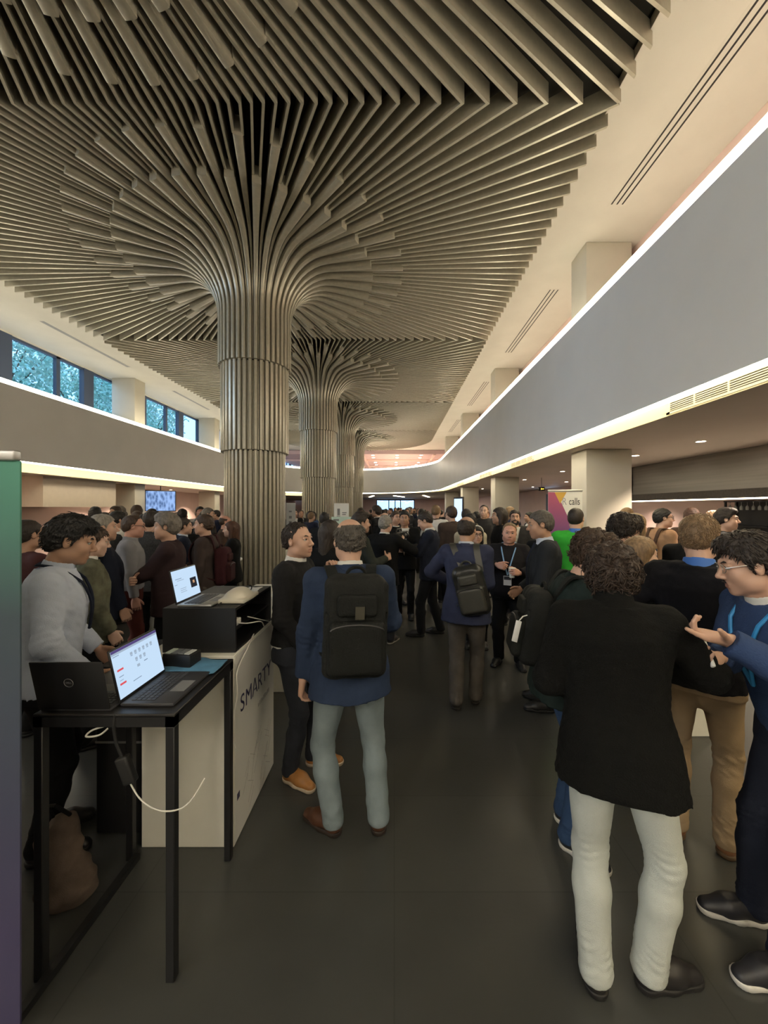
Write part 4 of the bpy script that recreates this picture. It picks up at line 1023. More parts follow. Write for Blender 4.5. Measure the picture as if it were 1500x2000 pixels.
C8 = person('person in navy suit looking down at a phone, facing left in the aisle', .50, 5.45, -84, 1.755, 1, 'fair', ('short', 'dark'), 'stubble', jk(navy, off=.024), (darksuit, 1.12), BK, head=(0, 26, 0), shirt=whitecloth, collar=whitecloth, RH=(.06, .34, 1.2), LH=(-.05, .36, 1.22), feet=((.09, -.12, 4), (-.09, .14, -4)), seed=101)
C7 = person('grey haired person in black jacket shouldering a video camera', -.13, 5.15, 22, 1.70, 1, 'fair', ('short', 'silver'), None, jk(black, off=.026), darkjeans, ((.05, .045, .04), (.3, .28, .24)), head=(8, 6, 0), RH=(.17, .26, 1.38), Rpole=(.9, -.1, -.6), rh=dict(dir=(-.2, .6, .7), back=(.9, -.2, .2), curl=.5), LH=(-.05, .35, 1.38), collar=whitecloth, seed=105)
C9 = person('person in dark jacket over white shirt facing the camera, behind the video camera', .17, 6.3, 184, 1.75, 1, 'tan', ('short', 'black'), None, jk(black, vee=1.0), black, BK, shirt=whitecloth, RH=(.10, .3, 1.15), LH=(-.1, .32, 1.2), lanyard=M_black, seed=111)
C10 = person('tall bald person in white shirt seen from behind with a dark strap', .80, 7.4, 14, 1.86, 1, 'fair', ('buzz', 'light'), None, sh(whitecloth, hem=.9), black, BK, RH=(.15, .28, 1.1), LH=(-.15, .28, 1.1), lanyard=M_black, hide_hand=(), seed=115)
C11 = person('person in cream shirt with a black backpack right of the tall bald person', 1.2, 8.3, 12, 1.78, 1, 'fair', ('short', 'dark'), None, sh(whitecloth), black, BK, seed=117)
backpack(C11, 'black backpack worn over the cream shirt', M_bag, M_bag2, .14, .21, .07, 1.18, pocket=False)
C3 = person('person with long dark brown hair and black coat behind the black sweater', -.60, 3.55, 15, 1.68, 1, 'fair', ('long', 'dark'), None, jk(black), black, BK, female=True, head=(25, 5, 0), RH=(.15, .28, 1.1), seed=121)
C4 = person('person in dark suit and dark hair standing against the second column', -1.20, 6.6, 10, 1.72, 1, 'fair', ('short', 'black'), None, jk(darksuit), darksuit, BK, collar=whitecloth, seed=125)
C6 = person('person in dark green coat with dark wavy hair behind the salt and pepper head', -.42, 4.6, 70, 1.74, 1, 'fair', ('quiff', 'dark'), None, jk(cloth((.03, .034, .028))), darkjeans, BK, RH=(.12, .3, 1.2), seed=127)
M1 = person('bearded person in grey suit over open white shirt standing behind the black sweater and lanyard', 1.98, 6.3, 178, 1.77, 1, 'fair', ('short', 'dark'), 'beard', jk(charcoal), charcoal, BK, shirt=whitecloth, RH=(.2, .1, .86), seed=131)
M2 = person('person with dark shoulder length hair looking left above the balding head', 1.66, 6.0, -105, 1.80, 1, 'tan', ('bob', 'dark'), None, jk(black), black, BK, seed=133)
M3 = person('person with black hair and cream top seen from behind wearing a dark backpack', 1.14, 5.75, 2, 1.70, 1, 'fair', ('thick', 'black'), None, sw(cloth((.50, .46, .36))), black, BK, seed=135)
backpack(M3, 'dark backpack on the cream top', M_bag, M_bag2, .12, .19, .065, 1.12, pocket=False)
M4 = person('person in brown coat with brown hair facing away left of the lit screen', .98, 6.55, -30, 1.83, 1, 'fair', ('short', 'brown'), None, jk(cloth((.07, .05, .042))), black, BK, seed=137)
M5 = person('person with beige backpack and dark hair facing the lit screen', 1.42, 7.6, 20, 1.78, 1, 'fair', ('short', 'dark'), None, jk(cloth((.12, .10, .07))), black, BK, seed=139)
backpack(M5, 'beige backpack in front of the narrow lit screen', beige, cloth((.42, .36, .25)), .14, .20, .08, 1.2)
M6 = person('person in tan jacket with short dark hair behind the beige backpack', 1.78, 8.3, -20, 1.72, 1, 'fair', ('short', 'black'), None, jk(cloth((.10, .075, .05))), black, BK, seed=141)
M7 = person('short bald person in dark jacket near the pink wall', 2.35, 9.8, 190, 1.74, 1, 'red', ('receding', 'dark'), None, jk(charcoal), black, BK, shirt=whitecloth, LH=(-.05, .25, 1.3), seed=143)
M8 = person('person with receding dark hair behind the shoulder length hair', 1.85, 7.9, 188, 1.86, 1, 'pale', ('receding', 'dark'), None, jk(charcoal), black, BK, seed=145)
M9 = person('person with reddish face peeping from behind the grey haired person in the dark suit', 1.95, 5.0, 200, 1.62, 1, 'red', ('buzz', 'brown'), None, jk(black), black, BK, glasses=M_black, seed=147)
M10 = person('person in dark suit with brown hair just right of the video camera', .02, 7.2, 150, 1.74, 1, 'fair', ('short', 'brown'), None, jk(navy), black, BK, shirt=whitecloth, seed=149)
M11 = person('person with bald crown in dark jacket, between the video camera and the column', -.20, 7.9, 20, 1.70, 1, 'fair', ('bald', 'light'), None, jk(black), black, BK, seed=151)
M12 = person('person in black jacket laughing towards the camera beside the third column', -.75, 8.6, 165, 1.80, 1, 'red', ('short', 'dark'), None, jk(black), black, BK, shirt=whitecloth, seed=153)
M13 = person('person in dark jacket with thick dark hair next to the laughing one', -.40, 9.0, -60, 1.84, 1, 'fair', ('thick', 'dark'), None, jk(darksuit), black, BK, collar=whitecloth, seed=155)

# ---- beyond the group on the right
B1 = person('person in tan jacket with brown backpack straps and dark hair, looking right at the bar', 3.55, 5.1, 55, 1.79, 1, 'fair', ('short', 'black'), 'stubble', jk(cloth((.34, .20, .12))), black, BK, head=(20, 0, 0), glasses=M_black, seed=161)
backpack(B1, 'brown strapped backpack on the tan jacket at the bar', maroon, brown, .13, .19, .065, 1.15, pocket=False)
B2 = person('person with long light brown hair and slate jacket left of the cropped fair head', 2.36, 3.78, 40, 1.74, 1, 'fair', ('long', 'light'), None, jk(cloth((.035, .045, .075))), black, BK, female=True, seed=163)
B3 = person('person in grey jacket and dark quiff in profile looking right, far right', 3.95, 4.6, 88, 1.785, 1, 'fair', ('quiff', 'dark'), 'stubble', jk(greysuit), black, BK, seed=165)
B4 = person('person with auburn ponytail laughing in profile to the left at the bar', 4.65, 5.6, -80, 1.76, 1, 'pale', ('long', 'light'), None, sw(black), black, BK, female=True, head=(0, -8, 0), seed=167)
B5 = person('person with reddish brown hair behind the cropped fair head', 4.1, 5.3, 15, 1.80, 1, 'fair', ('short', 'auburn'), None, jk(brown), black, BK, seed=169)
B6 = person('person with long fair hair right of the cropped fair head', 2.75, 3.55, 10, 1.72, 1, 'fair', ('long', 'light'), None, jk(black), black, BK, female=True, seed=171)
B7 = person('person with ginger hair at the bar beside the near pillar', 3.45, 5.7, 20, 1.80, 1, 'fair', ('short', 'light'), None, sw(brown), black, BK, seed=173)

# ---- behind the stands on the left
L1 = person('young person with black hair in pale blue shirt looking down at the laptops', -1.84, 2.05, 98, 1.75, 0, 'tan', ('quiff', 'black'), None, sh(skyshirt, off=.022, hem=.86), black, BK, lean=4, head=(0, 14, 0), RH=(.20, .18, .93), Rpole=(.6, -.8, -.3), LH=(-.18, .20, .95), collar=skyshirt, lanyard=navy, seed=181, vol=1.0)
L2 = person('person in mottled olive jacket beside the pale blue shirt', -2.36, 2.95, 80, 1.66, 0, 'pale', ('short', 'brown'), None, jk(olive, off=.03, hem=.82), black, BK, head=(4, 10, 0), RH=(.2, .12, .9), collar=whitecloth, belt=M_black, seed=185)
L3 = person('grey haired person in navy suit in profile looking right, behind the olive jacket', -2.68, 3.50, 82, 1.74, 1, 'fair', ('short', 'silver'), None, jk(navy, off=.028), black, BK, head=(6, 0, 0), collar=skyshirt, RH=(.19, .14, .88), girth=.02, seed=187)
L4 = person('balding person in grey sweater and wine red trousers with glasses', -2.85, 4.15, 92, 1.72, 1, 'red', ('receding', 'brown'), None, sw(greyshirt, off=.018, hem=.95), wine, BK, head=(0, 4, 0), glasses=M_black, collar=greyshirt, LH=(-.1, .28, 1.1), seed=189)
L5 = person('dark haired person in grey tweed jacket with back turned, between two profiles', -2.98, 4.70, 25, 1.76, 1, 'fair', ('short', 'dark'), None, jk(cloth((.05, .052, .056), noise=.25, nscale=60)), black, BK, RH=(.17, .28, 1.1), seed=191)
L6 = person('grey haired person with folded arms in dark maroon jacket facing left', -2.17, 3.70, -80, 1.74, 1, 'fair', ('thick', 'grey'), None, jk(cloth((.035, .020, .022)), off=.026), black, BK, RH=(-.10, .26, 1.14), Rpole=(.9, .1, -.5), rh=dict(dir=(-1, .1, .1), back=(0, 1, 0)), LH=(.10, .29, 1.12), Lpole=(-.9, .1, -.5), lh=dict(dir=(1, .1, .1), back=(0, 1, 0)), seed=193)
L7 = person('brown haired person in brown jacket facing left with a dark red backpack', -2.26, 4.6, -72, 1.72, 1, 'fair', ('short', 'brown'), None, jk(cloth((.055, .04, .036))), taupe, BK, RH=(.15, .28, 1.1), seed=195)
backpack(L7, 'dark red backpack on the brown jacket near the first column', cloth((.05, .014, .018)), cloth((.04, .012, .014)), .14, .22, .075, 1.12)
L8 = person('tall person in a dark knitted cap above the left crowd', -5.3, 6.8, 10, 1.80, 1, 'olive', ('thick', 'black'), None, jk(darksuit), black, BK, vol=.8, seed=197)
L9 = person('person with dark hair in white shirt, left one of two dark heads', -4.35, 6.0, 60, 1.73, 1, 'fair', ('thick', 'black'), None, sh(whitecloth), black, BK, seed=199)
L10 = person('person with dark hair turned right, right one of two dark heads', -4.22, 6.5, 75, 1.70, 1, 'tan', ('short', 'black'), None, jk(charcoal), black, BK, seed=201)
L11 = person('smiling person with long dark wavy hair facing the camera behind the crowd', -3.15, 6.2, 160, 1.64, 1, 'fair', ('long', 'black'), None, jk(black), black, BK, female=True, seed=203)
L12 = person('person in dark suit with dark hair reaching right to the woman by the column', -2.95, 5.35, 80, 1.66, 1, 'fair', ('short', 'dark'), None, jk(navy), black, BK, collar=skyshirt, RH=(.04, .33, 1.1), LH=(-.06, .33, 1.12), seed=205)
L13 = person('person with long red brown hair in black coat facing left before the first column', -2.36, 5.6, -85, 1.60, 1, 'pale', ('long', 'auburn'), None, jk(black), black, BK, female=True, LH=(-.05, .36, 1.1), seed=207)
L14 = person('person with cropped dark hair at the back of the left crowd', -4.25, 7.7, 20, 1.78, 1, 'fair', ('short', 'black'), None, jk(charcoal), black, BK, seed=209)
L15 = person('grey haired person at the back of the left crowd near the column', -3.6, 7.4, 100, 1.80, 1, 'fair', ('short', 'grey'), None, jk(greysuit), black, BK, seed=211)
L16 = person('person with bald crown just left of the first column', -3.05, 6.9, 90, 1.66, 1, 'red', ('bald', 'brown'), None, jk(brown), black, BK, seed=213)
L17 = person('person in dark maroon top half hidden by the banner at the left edge', -2.98, 3.1, 60, 1.70, 1, 'tan', ('short', 'dark'), None, sw(maroon), black, BK, seed=215)
L18 = person('person with pale hair between the grey haired suit and the balding sweater', -4.1, 5.4, 20, 1.68, 1, 'fair', ('short', 'silver'), None, jk(charcoal), black, BK, seed=217)

# ---- far crowd: a few figures are built once, the rest are copies in other clothes
random.seed(19)
PROT = []
TOPS = [('black', (.012, .012, .013)), ('dark grey', (.035, .035, .037)), ('navy', (.016, .02, .045)), ('brown', (.08, .05, .035)), ('white', (.55, .53, .50)), ('grey', (.14, .14, .14)), ('dark red', (.12, .03, .03)), ('blue', (.05, .09, .2)), ('beige', (.3, .24, .17))]
HS = ['black', 'dark', 'brown', 'light', 'grey']
HN = {'black': 'black', 'dark': 'dark brown', 'brown': 'brown', 'light': 'fair', 'grey': 'grey'}
for k, (hs, bd, fem, top_) in enumerate([('short', None, False, 'jacket'), ('thick', None, False, 'jacket'), ('long', None, True, 'jacket'), ('receding', None, False, 'jacket'), ('short', 'beard', False, 'sweater'), ('bob', None, True, 'sweater')]):
    PROT.append(dict(hs=hs, bd=bd, fem=fem, kind=top_, P=None))
def far_person(kind, label, x, y, heading, h, tcol, hcol, skin):
    pr = PROT[kind]
    if pr['P'] is None:
        P = person(label, x, y, heading, 1.75, 2, skin, (pr['hs'], hcol), pr['bd'], dict(kind=pr['kind'], mat=cloth(tcol)), black, BK, female=pr['fem'], RH=(.14, .28, 1.12) if kind % 2 else None, LH=(-.10, .30, 1.14) if kind % 3 else None, shirt=whitecloth if kind in (0, 3) else None, lapel=False, group='people deep in the hall', seed=300 + kind)
        P.root.scale = (h / 1.75,) * 3; pr['P'] = P.root; return P.root
    src = pr['P']; r = src.copy(); C.objects.link(r); r.location = (x, y, 0); r.rotation_euler = (0, 0, -R(heading)); r.scale = (h / 1.75,) * 3; r['label'] = label
    for ch in src.children:
        c = ch.copy(); C.objects.link(c); c.parent = r
        m = {'jacket': cloth(tcol), 'sweater': cloth(tcol), 'hair': m_hair(hcol), 'body': m_skin(skin)}.get(ch.name.split('.')[0])
        if m is not None: c.material_slots[0].link = 'OBJECT'; c.material_slots[0].material = m
        for g2 in ch.children:
            d = g2.copy(); C.objects.link(d); d.parent = c
    return r
spots = []
def free(x, y, r=.5): return all((x - a) ** 2 + (y - b) ** 2 > r * r for a, b in spots)
for o in list(C.objects):
    if o.get('category') == 'person': spots.append((o.location.x, o.location.y))
spots += [(2.57, 7.2), (1.1, 11.4), (6.95, 7.0), (6.95, 9.0), (2.5, 5.6), (2.12, 12.6)]
combos = [(t, hc) for t in range(len(TOPS)) for hc in range(len(HS))]; random.shuffle(combos)
LOOK = {0: 'turned away', 1: 'turned left', 2: 'turned right', 3: 'facing the camera'}
used = set()
def place_far(n, xr, yr, where):
    k = 0; tries = 0
    while k < n and tries < 4000:
        tries += 1
        y = yr[0] + (yr[1] - yr[0]) * random.random() ** 1.2; x = random.uniform(*xr(y))
        if not free(x, y, .55) or min(math.hypot(x - COLX, y - c) for c in COLY) < 1.0 or any(3.4 < x < 4.8 and yy - .3 < y < yy + .9 for yy in (7.3, 13.9, 20.5, 27.1)): continue
        ti = random.choices(range(len(TOPS)), [8, 6, 5, 3, 2, 2, 1, 1, 1])[0]; hi = random.choices(range(5), [4, 5, 4, 2, 2])[0]; lk = random.randrange(4)
        key = (ti, hi, lk, where)
        if key in used:
            continue
        used.add(key); spots.append((x, y)); k += 1
        kind = random.choices(range(6), [5, 3, 3, 2, 2, 1])[0]
        far_person(kind, 'person in %s top with %s hair, %s, %s' % (TOPS[ti][0], HN[HS[hi]], LOOK[lk], where), x, y, {0: 0, 1: -90, 2: 90, 3: 180}[lk] + random.uniform(-35, 35), random.uniform(1.64, 1.84), TOPS[ti][1], HS[hi], random.choice(['fair', 'tan', 'pale', 'red']))
place_far(34, lambda y: (-.9 if y < 20 else -1.6, min(3.2, .09 * y + .5)), (8.4, 30), 'deep in the aisle')
place_far(16, lambda y: (-.76 * y, -.44 * y), (6.4, 11.5), 'behind the left crowd')
place_far(9, lambda y: (.30 * y, .55 * y), (7.0, 12), 'before the right wall')
place_far(5, lambda y: (-.26 * y, -.20 * y), (9.5, 15), 'between two columns')
# ================================================================== STANDS, TABLES AND WHAT LIES ON THEM
M_screen = emis('laptop screen glow', (.52, .68, .86), 0.36)
M_counter = mat('white laminate', (.82, .80, .71), .45, noise=.02); M_grey = mat('mid grey plastic', (.20, .20, .20), .5); M_alu = mat('aluminium', (.5, .5, .5), .35, metal=.8)
M_key = mat('key caps', (.05, .05, .055), .5); M_deck = mat('laptop deck', (.045, .045, .05), .4); M_ink = mat('navy ink', (.03, .025, .09), .5); M_faint = mat('faint grey ink', (.42, .41, .40), .6)
M_cable = mat('white cable', (.70, .68, .62), .5); M_bcable = mat('black cable', (.012, .012, .012), .5)
T = 1.02
# high frame table at the front left
t = thing('frame_table', 'high black steel frame table carrying two laptops at the front left', 'table', (-1.10, 1.72, 0))
f = lambda a, b: MB().rbox(a, b, .003, 0, None, 1)
f((-.268, -.268, T - .012), (.268, .268, T), ).build('table_top', mat('black table top', (.014, .013, .013), .38, noise=.2), t)
for sx in (-1, 1):
    for sy in (-1, 1): f((sx * .25 - .017, sy * .25 - .017, 0), (sx * .25 + .017, sy * .25 + .017, T - .05)).build('leg', M_black, t)
r = MB()
for s in (-1, 1): r.box((-.267, s * .25 - .017, T - .05), (.267, s * .25 + .017, T - .012)).box((s * .25 - .017, -.267, T - .05), (s * .25 + .017, .267, T - .012))
r.build('top_frame', M_black, t)
MB().box((-.233, -.55, 0.0), (-.203, .25, .03)).build('floor_rail', M_black, t)

def laptop(name, label, loc, face, w=.30, dp=.205, tilt=14, screen=True, lid_mark=False, deck=M_deck):
    """face = direction the screen looks in, degrees from +y towards +x; loc = middle of the hinge"""
    o = thing(name, label, 'laptop', loc, -R(face) + PI)
    o.rotation_euler = (0, 0, -R(face))
    MB().rbox((-w / 2, 0, 0), (w / 2, dp, .014), .005, 0, None, 2).build('base', deck, o)
    k = MB()
    for i in range(5):
        for j in range(13): k.box((-w * .43 + j * w * .0665, .03 + i * .019, .014), (-w * .43 + j * w * .0665 + w * .056, .045 + i * .019, .0165))
    k.build('keyboard', M_key, o); MB().box((-.05, .135, .014), (.05, .195, .0148)).build('touchpad', M_grey, o)
    L = Matrix.Translation((0, 0, .012)) @ Matrix.Rotation(R(tilt), 4, 'X')
    MB().rbox((-w / 2, -.007, 0), (w / 2, 0, dp), .004, 0, L, 2).build('lid', M_black if lid_mark or screen else deck, o)
    sc_ = None
    if screen: sc_ = MB().box((-w / 2 + .007, .0002, .012), (w / 2 - .007, .0012, dp - .008), 0, L).build('screen', M_screen, o)
    return o, L, sc_
A_, LA, sA = laptop('laptop', 'open laptop with a bright pale page on its screen, on the high frame table', (-1.075, 1.655, T), 90, .30, .21, 13)
def on_screen(parent, L, rects, w, dp):
    """marks on a lit page: (x0, z0, x1, z1) as fractions from the top left as the viewer sees it"""
    by = {}
    for x0, z0, x1, z1, m in rects: by.setdefault(m.name, (m, MB()))[1].box((w / 2 - .007 - x0 * (w - .014), .0012, dp - .008 - z0 * (dp - .02)), (w / 2 - .007 - x1 * (w - .014), .0016, dp - .008 - z1 * (dp - .02)), 0, L)
    for n_, (m, b) in by.items(): b.build('page_marks', m, parent)
E_head = emis('browser header', (.10, .07, .22), .30); E_bar = emis('page grey', (.40, .50, .62), .30); E_red = emis('red button', (.8, .10, .12), .30); E_txt = emis('page text', (.25, .33, .45), .30)
rects = [(0, 0, 1, .055, E_head), (0, .055, 1, .10, E_bar), (0.02, .12, .14, .135, E_txt), (.05, .41, .17, .45, E_red), (.05, .70, .17, .74, E_red), (.06, .56, .15, .575, E_txt), (.06, .64, .13, .65, E_txt), (.30, .80, .48, .815, E_txt)]
for i in range(6): rects.append((.35 + .09 * i, .20, .40 + .09 * i, .26, E_bar)); rects.append((.355 + .09 * i, .27, .395 + .09 * i, .285, E_txt))
for i in range(3): rects.append((.43 + .09 * i, .36, .48 + .09 * i, .42, E_bar)); rects.append((.435 + .09 * i, .43, .475 + .09 * i, .445, E_txt))
rects += [(.44, .52, .50, .58, E_bar), (.60, .52, .68, .54, E_txt)]
on_screen(sA, LA, rects, .30, .21)
B_, LB, _ = laptop('laptop', 'black laptop seen from the back of its lid, left of the bright screen', (-1.222, 1.472, T), 0, .272, .20, -8 + 20, False, True)
M_logo = mat('silver emblem', (.30, .30, .31), .35, metal=.6)
_lid = [c for c in B_.children if c.name.startswith('lid')][0]
g = MB(); g.tube([LB @ Vector((.017 * math.cos(a), -.0076, .115 + .017 * math.sin(a))) for a in np.linspace(0, 2 * PI, 25)], .0012, 5, 0, False); g.build('emblem_ring', M_logo, _lid)
text_mesh('emblem_letters', 'DELL', .010, M_logo, _lid, LB @ Matrix.Translation((0, -.0074, .115)) @ Matrix.Rotation(R(90), 4, 'X'), .0003)

# black box of samples, cup, blue cloth on the frame table
o = thing('sample_box', 'small black box with bright sample squares on its top, on the frame table', 'box', (-1.055, 1.905, T + .004), R(-8))
MB().rbox((-.075, -.04, 0), (.075, .045, .062), .004).build('case', M_black, o)
for i, c in enumerate(((.55, .62, .55), (.16, .17, .18), (.20, .21, .22), (.60, .62, .60))): MB().box((-.066 + .034 * i, -.03, .062), (-.040 + .034 * i, .03, .066)).build('sample', mat('sample %d' % i, c, .3), o)
o = MB().lathe([(.026, 0), (.033, .085), (.031, .085), (.0245, .004)], 20).build('clear_cup', mat('clear plastic', (.5, .52, .55), .15, alpha=.45), None, (-1.155, 1.83, T + .001)); tag(o, 'small clear plastic cup beside the black sample box', 'cup')
def sheet(name, label, cat, x0, x1, y0, y1, z, m, amp=.008, seed=1, th=.003):
    n = 22; b = MB(); vs = []
    for i in range(n + 1):
        for j in range(n + 1):
            x = x0 + (x1 - x0) * i / n; y = y0 + (y1 - y0) * j / n; w_ = float(wob(np.array(x), np.array(y), np.array(0.), .11, seed)); vs.append((x + .01 * w_, y + .012 * math.sin(7 * i / n + seed), z + amp * (1.25 + w_)))
    fs = [(i * (n + 1) + j, (i + 1) * (n + 1) + j, (i + 1) * (n + 1) + j + 1, i * (n + 1) + j + 1) for i in range(n) for j in range(n)]
    b.add(vs, fs, 0, True); o = b.build(name, m); md = o.modifiers.new('thickness', 'SOLIDIFY'); md.thickness = th; md.offset = -1; return tag(o, label, cat)
sheet('blue_cloth', 'crumpled light blue cloth under the black sample box', 'cloth', -1.12, -.845, 1.80, 1.965, T + .003, mat('light blue fabric', (.10, .26, .42), .7, noise=.2, nscale=12), .005, 5)
# cables and the power brick hanging from the table
def cable(label, pts, r_, m, name='cable', group=None):
    pts = [V3(*p) for p in pts]; pp = []
    for a, b, c_, d_ in zip([pts[0]] + pts[:-2], pts[:-1], pts[1:], pts[2:] + [pts[-1]]):
        for t_ in np.linspace(0, 1, 7)[:-1]: pp.append(.5 * (2 * b + (c_ - a) * t_ + (2 * a - 5 * b + 4 * c_ - d_) * t_ * t_ + (3 * b - a - 3 * c_ + d_) * t_ ** 3))
    pp.append(pts[-1]); return tag(MB().tube(pp, r_, 7).build(name, m), label, 'cable', group)
o = thing('power_adapter', 'black power adapter hanging on its cord at the front of the frame table', 'power adapter', (-1.03, 1.452, .86))
MB().rbox((-.024, -.016, -.105), (.024, .016, .0), .008, 0, Matrix.Rotation(R(-20), 4, 'Y')).build('brick', M_bcable, o)
MB().tube([(-.0, 0, -.002), (-.022, .0, .05), (-.03, .0, .11), (-.028, .004, .158)], .006, 7).build('cord', M_bcable, o)
cable('thin white cord curving from the hanging power adapter past the table leg', [(-1.00, 1.45, .765), (-.94, 1.43, .71), (-.86, 1.425, .675), (-.79, 1.46, .67), (-.75, 1.52, .73)], .0028, M_cable)
cable('loop of white cable below the laptops at the left of the frame table', [(-1.10, 1.50, .955), (-1.16, 1.48, .945), (-1.18, 1.47, .925), (-1.13, 1.47, .93), (-1.11, 1.49, .945)], .0035, M_cable)
cable('white cables drooping from the counter top along the table leg', [(-.842, 2.30, 1.045), (-.83, 2.16, 1.0), (-.835, 2.04, .93), (-.822, 2.012, .82), (-.842, 1.99, .66), (-.825, 2.0, .55)], .004, M_cable)

# white counter with the name on its side
o = thing('white_counter', 'white box counter with SMARTY lettering on its side, behind the frame table', 'counter', (-1.095, 2.37, 0))
MB().rbox((-.245, -.335, 0), (.245, .335, 1.015), .003, 0, None, 1).build('body', M_counter, o)
sidep = MB().box((.245, -.325, .01), (.2475, .325, 1.005)).build('side_panel', M_paper, o)
side = Matrix.Translation((.248, 0, 0)) @ Matrix(((0, 0, 1, 0), (1, 0, 0, 0), (0, 1, 0, 0), (0, 0, 0, 1)))
x = -.262
for chs, adv in (('S', .072), ('M', .105), ('\u039b', .082), ('R', .085), ('T', .082), ('Y', .08)):
    text_mesh('lettering', chs, .135, M_ink, sidep, side @ Matrix.Translation((x + adv / 2, .71, 0)), .0006); x += adv + .004
MB().box((-.0, -.006, 0), (.03, .003, .0006), 0, side @ Matrix.Translation((-.045, .70, 0))).build('lettering', M_ink, sidep)
rg = np.random.RandomState(3); b = MB()
for k in range(9): b.box((.02 + .024 * k, -.014, 0), (.034 + .024 * k, .014 * (1 if k % 3 else .5), .0005), 0, side @ Matrix.Translation((0, .575, 0)))
for k in range(26):
    u, v_ = rg.uniform(-.2, .25), rg.uniform(.05, .45); b.box((-.05, -.0012, 0), (.05, .0012, .0005), 0, side @ Matrix.Translation((u, v_, 0)) @ Matrix.Rotation(rg.choice([.9, .9, -.6, 1.2]), 4, 'Z'))
b.build('line_art', M_faint, sidep)
MB().box((-.30, .22, 0), (-.265, .255, .0006), 0, side).build('dark_mark', M_ink, sidep)
# black display box on the counter
o = thing('display_box', 'black open sided display box standing on the white counter', 'box', (-1.06, 2.38, 1.016))
b = MB().box((-.195, -.30, .225), (.20, .30, .24)).box((-.195, -.30, 0), (.20, -.285, .225)).box((-.195, .285, 0), (.20, .30, .225)).box((-.195, -.285, 0), (-.18, .285, .225)).box((-.18, -.285, 0), (.2, .285, .012))
b.build('shell', mat('black cardboard', (.011, .011, .012), .5, noise=.15), o); MB().box((-.18, -.285, .11), (.19, .285, .12)).build('shelf', M_black, o)
o = tag(MB().rbox((0, 0, 0), (.05, .07, .035), .006).build('white_adapter', M_cable, None, (-.93, 2.14, 1.138)), 'small white plug adapter inside the black display box', 'adapter')
cable('white cable coming out of the display box towards the aisle', [(-.88, 2.17, 1.15), (-.835, 2.2, 1.14), (-.80, 2.30, 1.12), (-.82, 2.42, 1.055), (-.842, 2.52, 1.022)], .0035, M_cable)
cable('second white cable lying on the end of the white counter', [(-.88, 2.3, 1.15), (-.83, 2.35, 1.12), (-.815, 2.45, 1.08), (-.842, 2.62, 1.022)], .003, M_cable)
TB = 1.257
Cc, LC, sC = laptop('laptop', 'silver edged laptop showing a dark square on a white slide, on the black display box', (-1.19, 2.235, TB), 90, .27, .19, 12, True, False, M_alu)
on_screen(sC, LC, [(.66, .38, .92, .72, emis('slide dark square', (.02, .02, .025), .4)), (.76, .48, .84, .58, emis('slide orange mark', (.5, .28, .15), .5)), (.10, .28, .34, .30, E_txt), (.16, .34, .42, .36, E_bar), (.04, .46, .14, .475, E_txt), (.22, .62, .46, .64, E_bar), (.22, .68, .44, .70, E_bar), (.22, .74, .46, .76, E_bar)], .27, .19)
g = SDF((-.12, -.14, -.01), (.12, .14, .10), .006); g.ell((0, .0, .0), (.075, .115, .072), .01); g.rbox((0, 0, .008), (.078, .118, .016), .008, .01); g.ell((0, -.06, .02), (.06, .05, .045), .02); g.cut((0, 0, .001), (0, 0, -1)); _p, _q = g.mesh()
o = mesh_obj('handheld_reader', [(_p, _q, 0)], [mat('off white plastic', (.66, .62, .52), .4)], None); o.location = (-.925, 2.29, TB); tag(o, 'domed off white plastic device on the black display box beside the laptop', 'device')
o = sheet('paper_sheet', 'white paper sheets under the black cord on the display box', 'paper', -.985, -.90, 2.46, 2.62, TB + .001, M_paper, .001, 2, .0015)
cable('black cord running over the display box to the domed device', [(-.97, 2.12, TB + .008), (-.99, 2.30, TB + .006), (-.93, 2.46, TB + .012), (-.90, 2.42, TB + .05), (-.91, 2.40, TB + .06)], .0035, M_bcable)
# dark case and slumped bag under and behind the frame table
o = thing('flight_case', 'black storage case standing behind the frame table legs', 'case', (-1.51, 2.32, 0))
MB().rbox((-.14, -.2, 0), (.14, .26, .92), .012).build('body', M_black, o); MB().box((-.06, -.212, .60), (.06, -.2, .64)).build('latch', M_grey, o); MB().box((-.141, -.201, .5), (.141, .261, .512)).build('seam', M_grey, o)
g = SDF((-.16, -.14, -.02), (.16, .14, .5), .010); g.cone((0, 0, .09), (-.03, .02, .30), .09, .06, .05); g.ell((.04, -.02, .08), (.11, .09, .10), .04); g.ell((-.05, .0, .20), (.07, .06, .12), .04); g.warp(lambda X, Y, Z: -.012 * wob(X, Y, Z, .09, 8)); g.cut((0, 0, 0), (0, 0, -1)); _p, _q = g.mesh()
o = thing('tote_bag', 'slumped taupe cloth bag on the floor under the frame table', 'bag', (-1.53, 1.78, 0)); mesh_obj('sack', [(_p, _q, 0)], [cloth((.13, .095, .075), noise=.4, nscale=9)], o)
MB().tube([(-.06, .01, .36), (-.05, -.03, .44), (.0, -.05, .46), (.02, .01, .37)], .008, 6).build('handle', black, o)
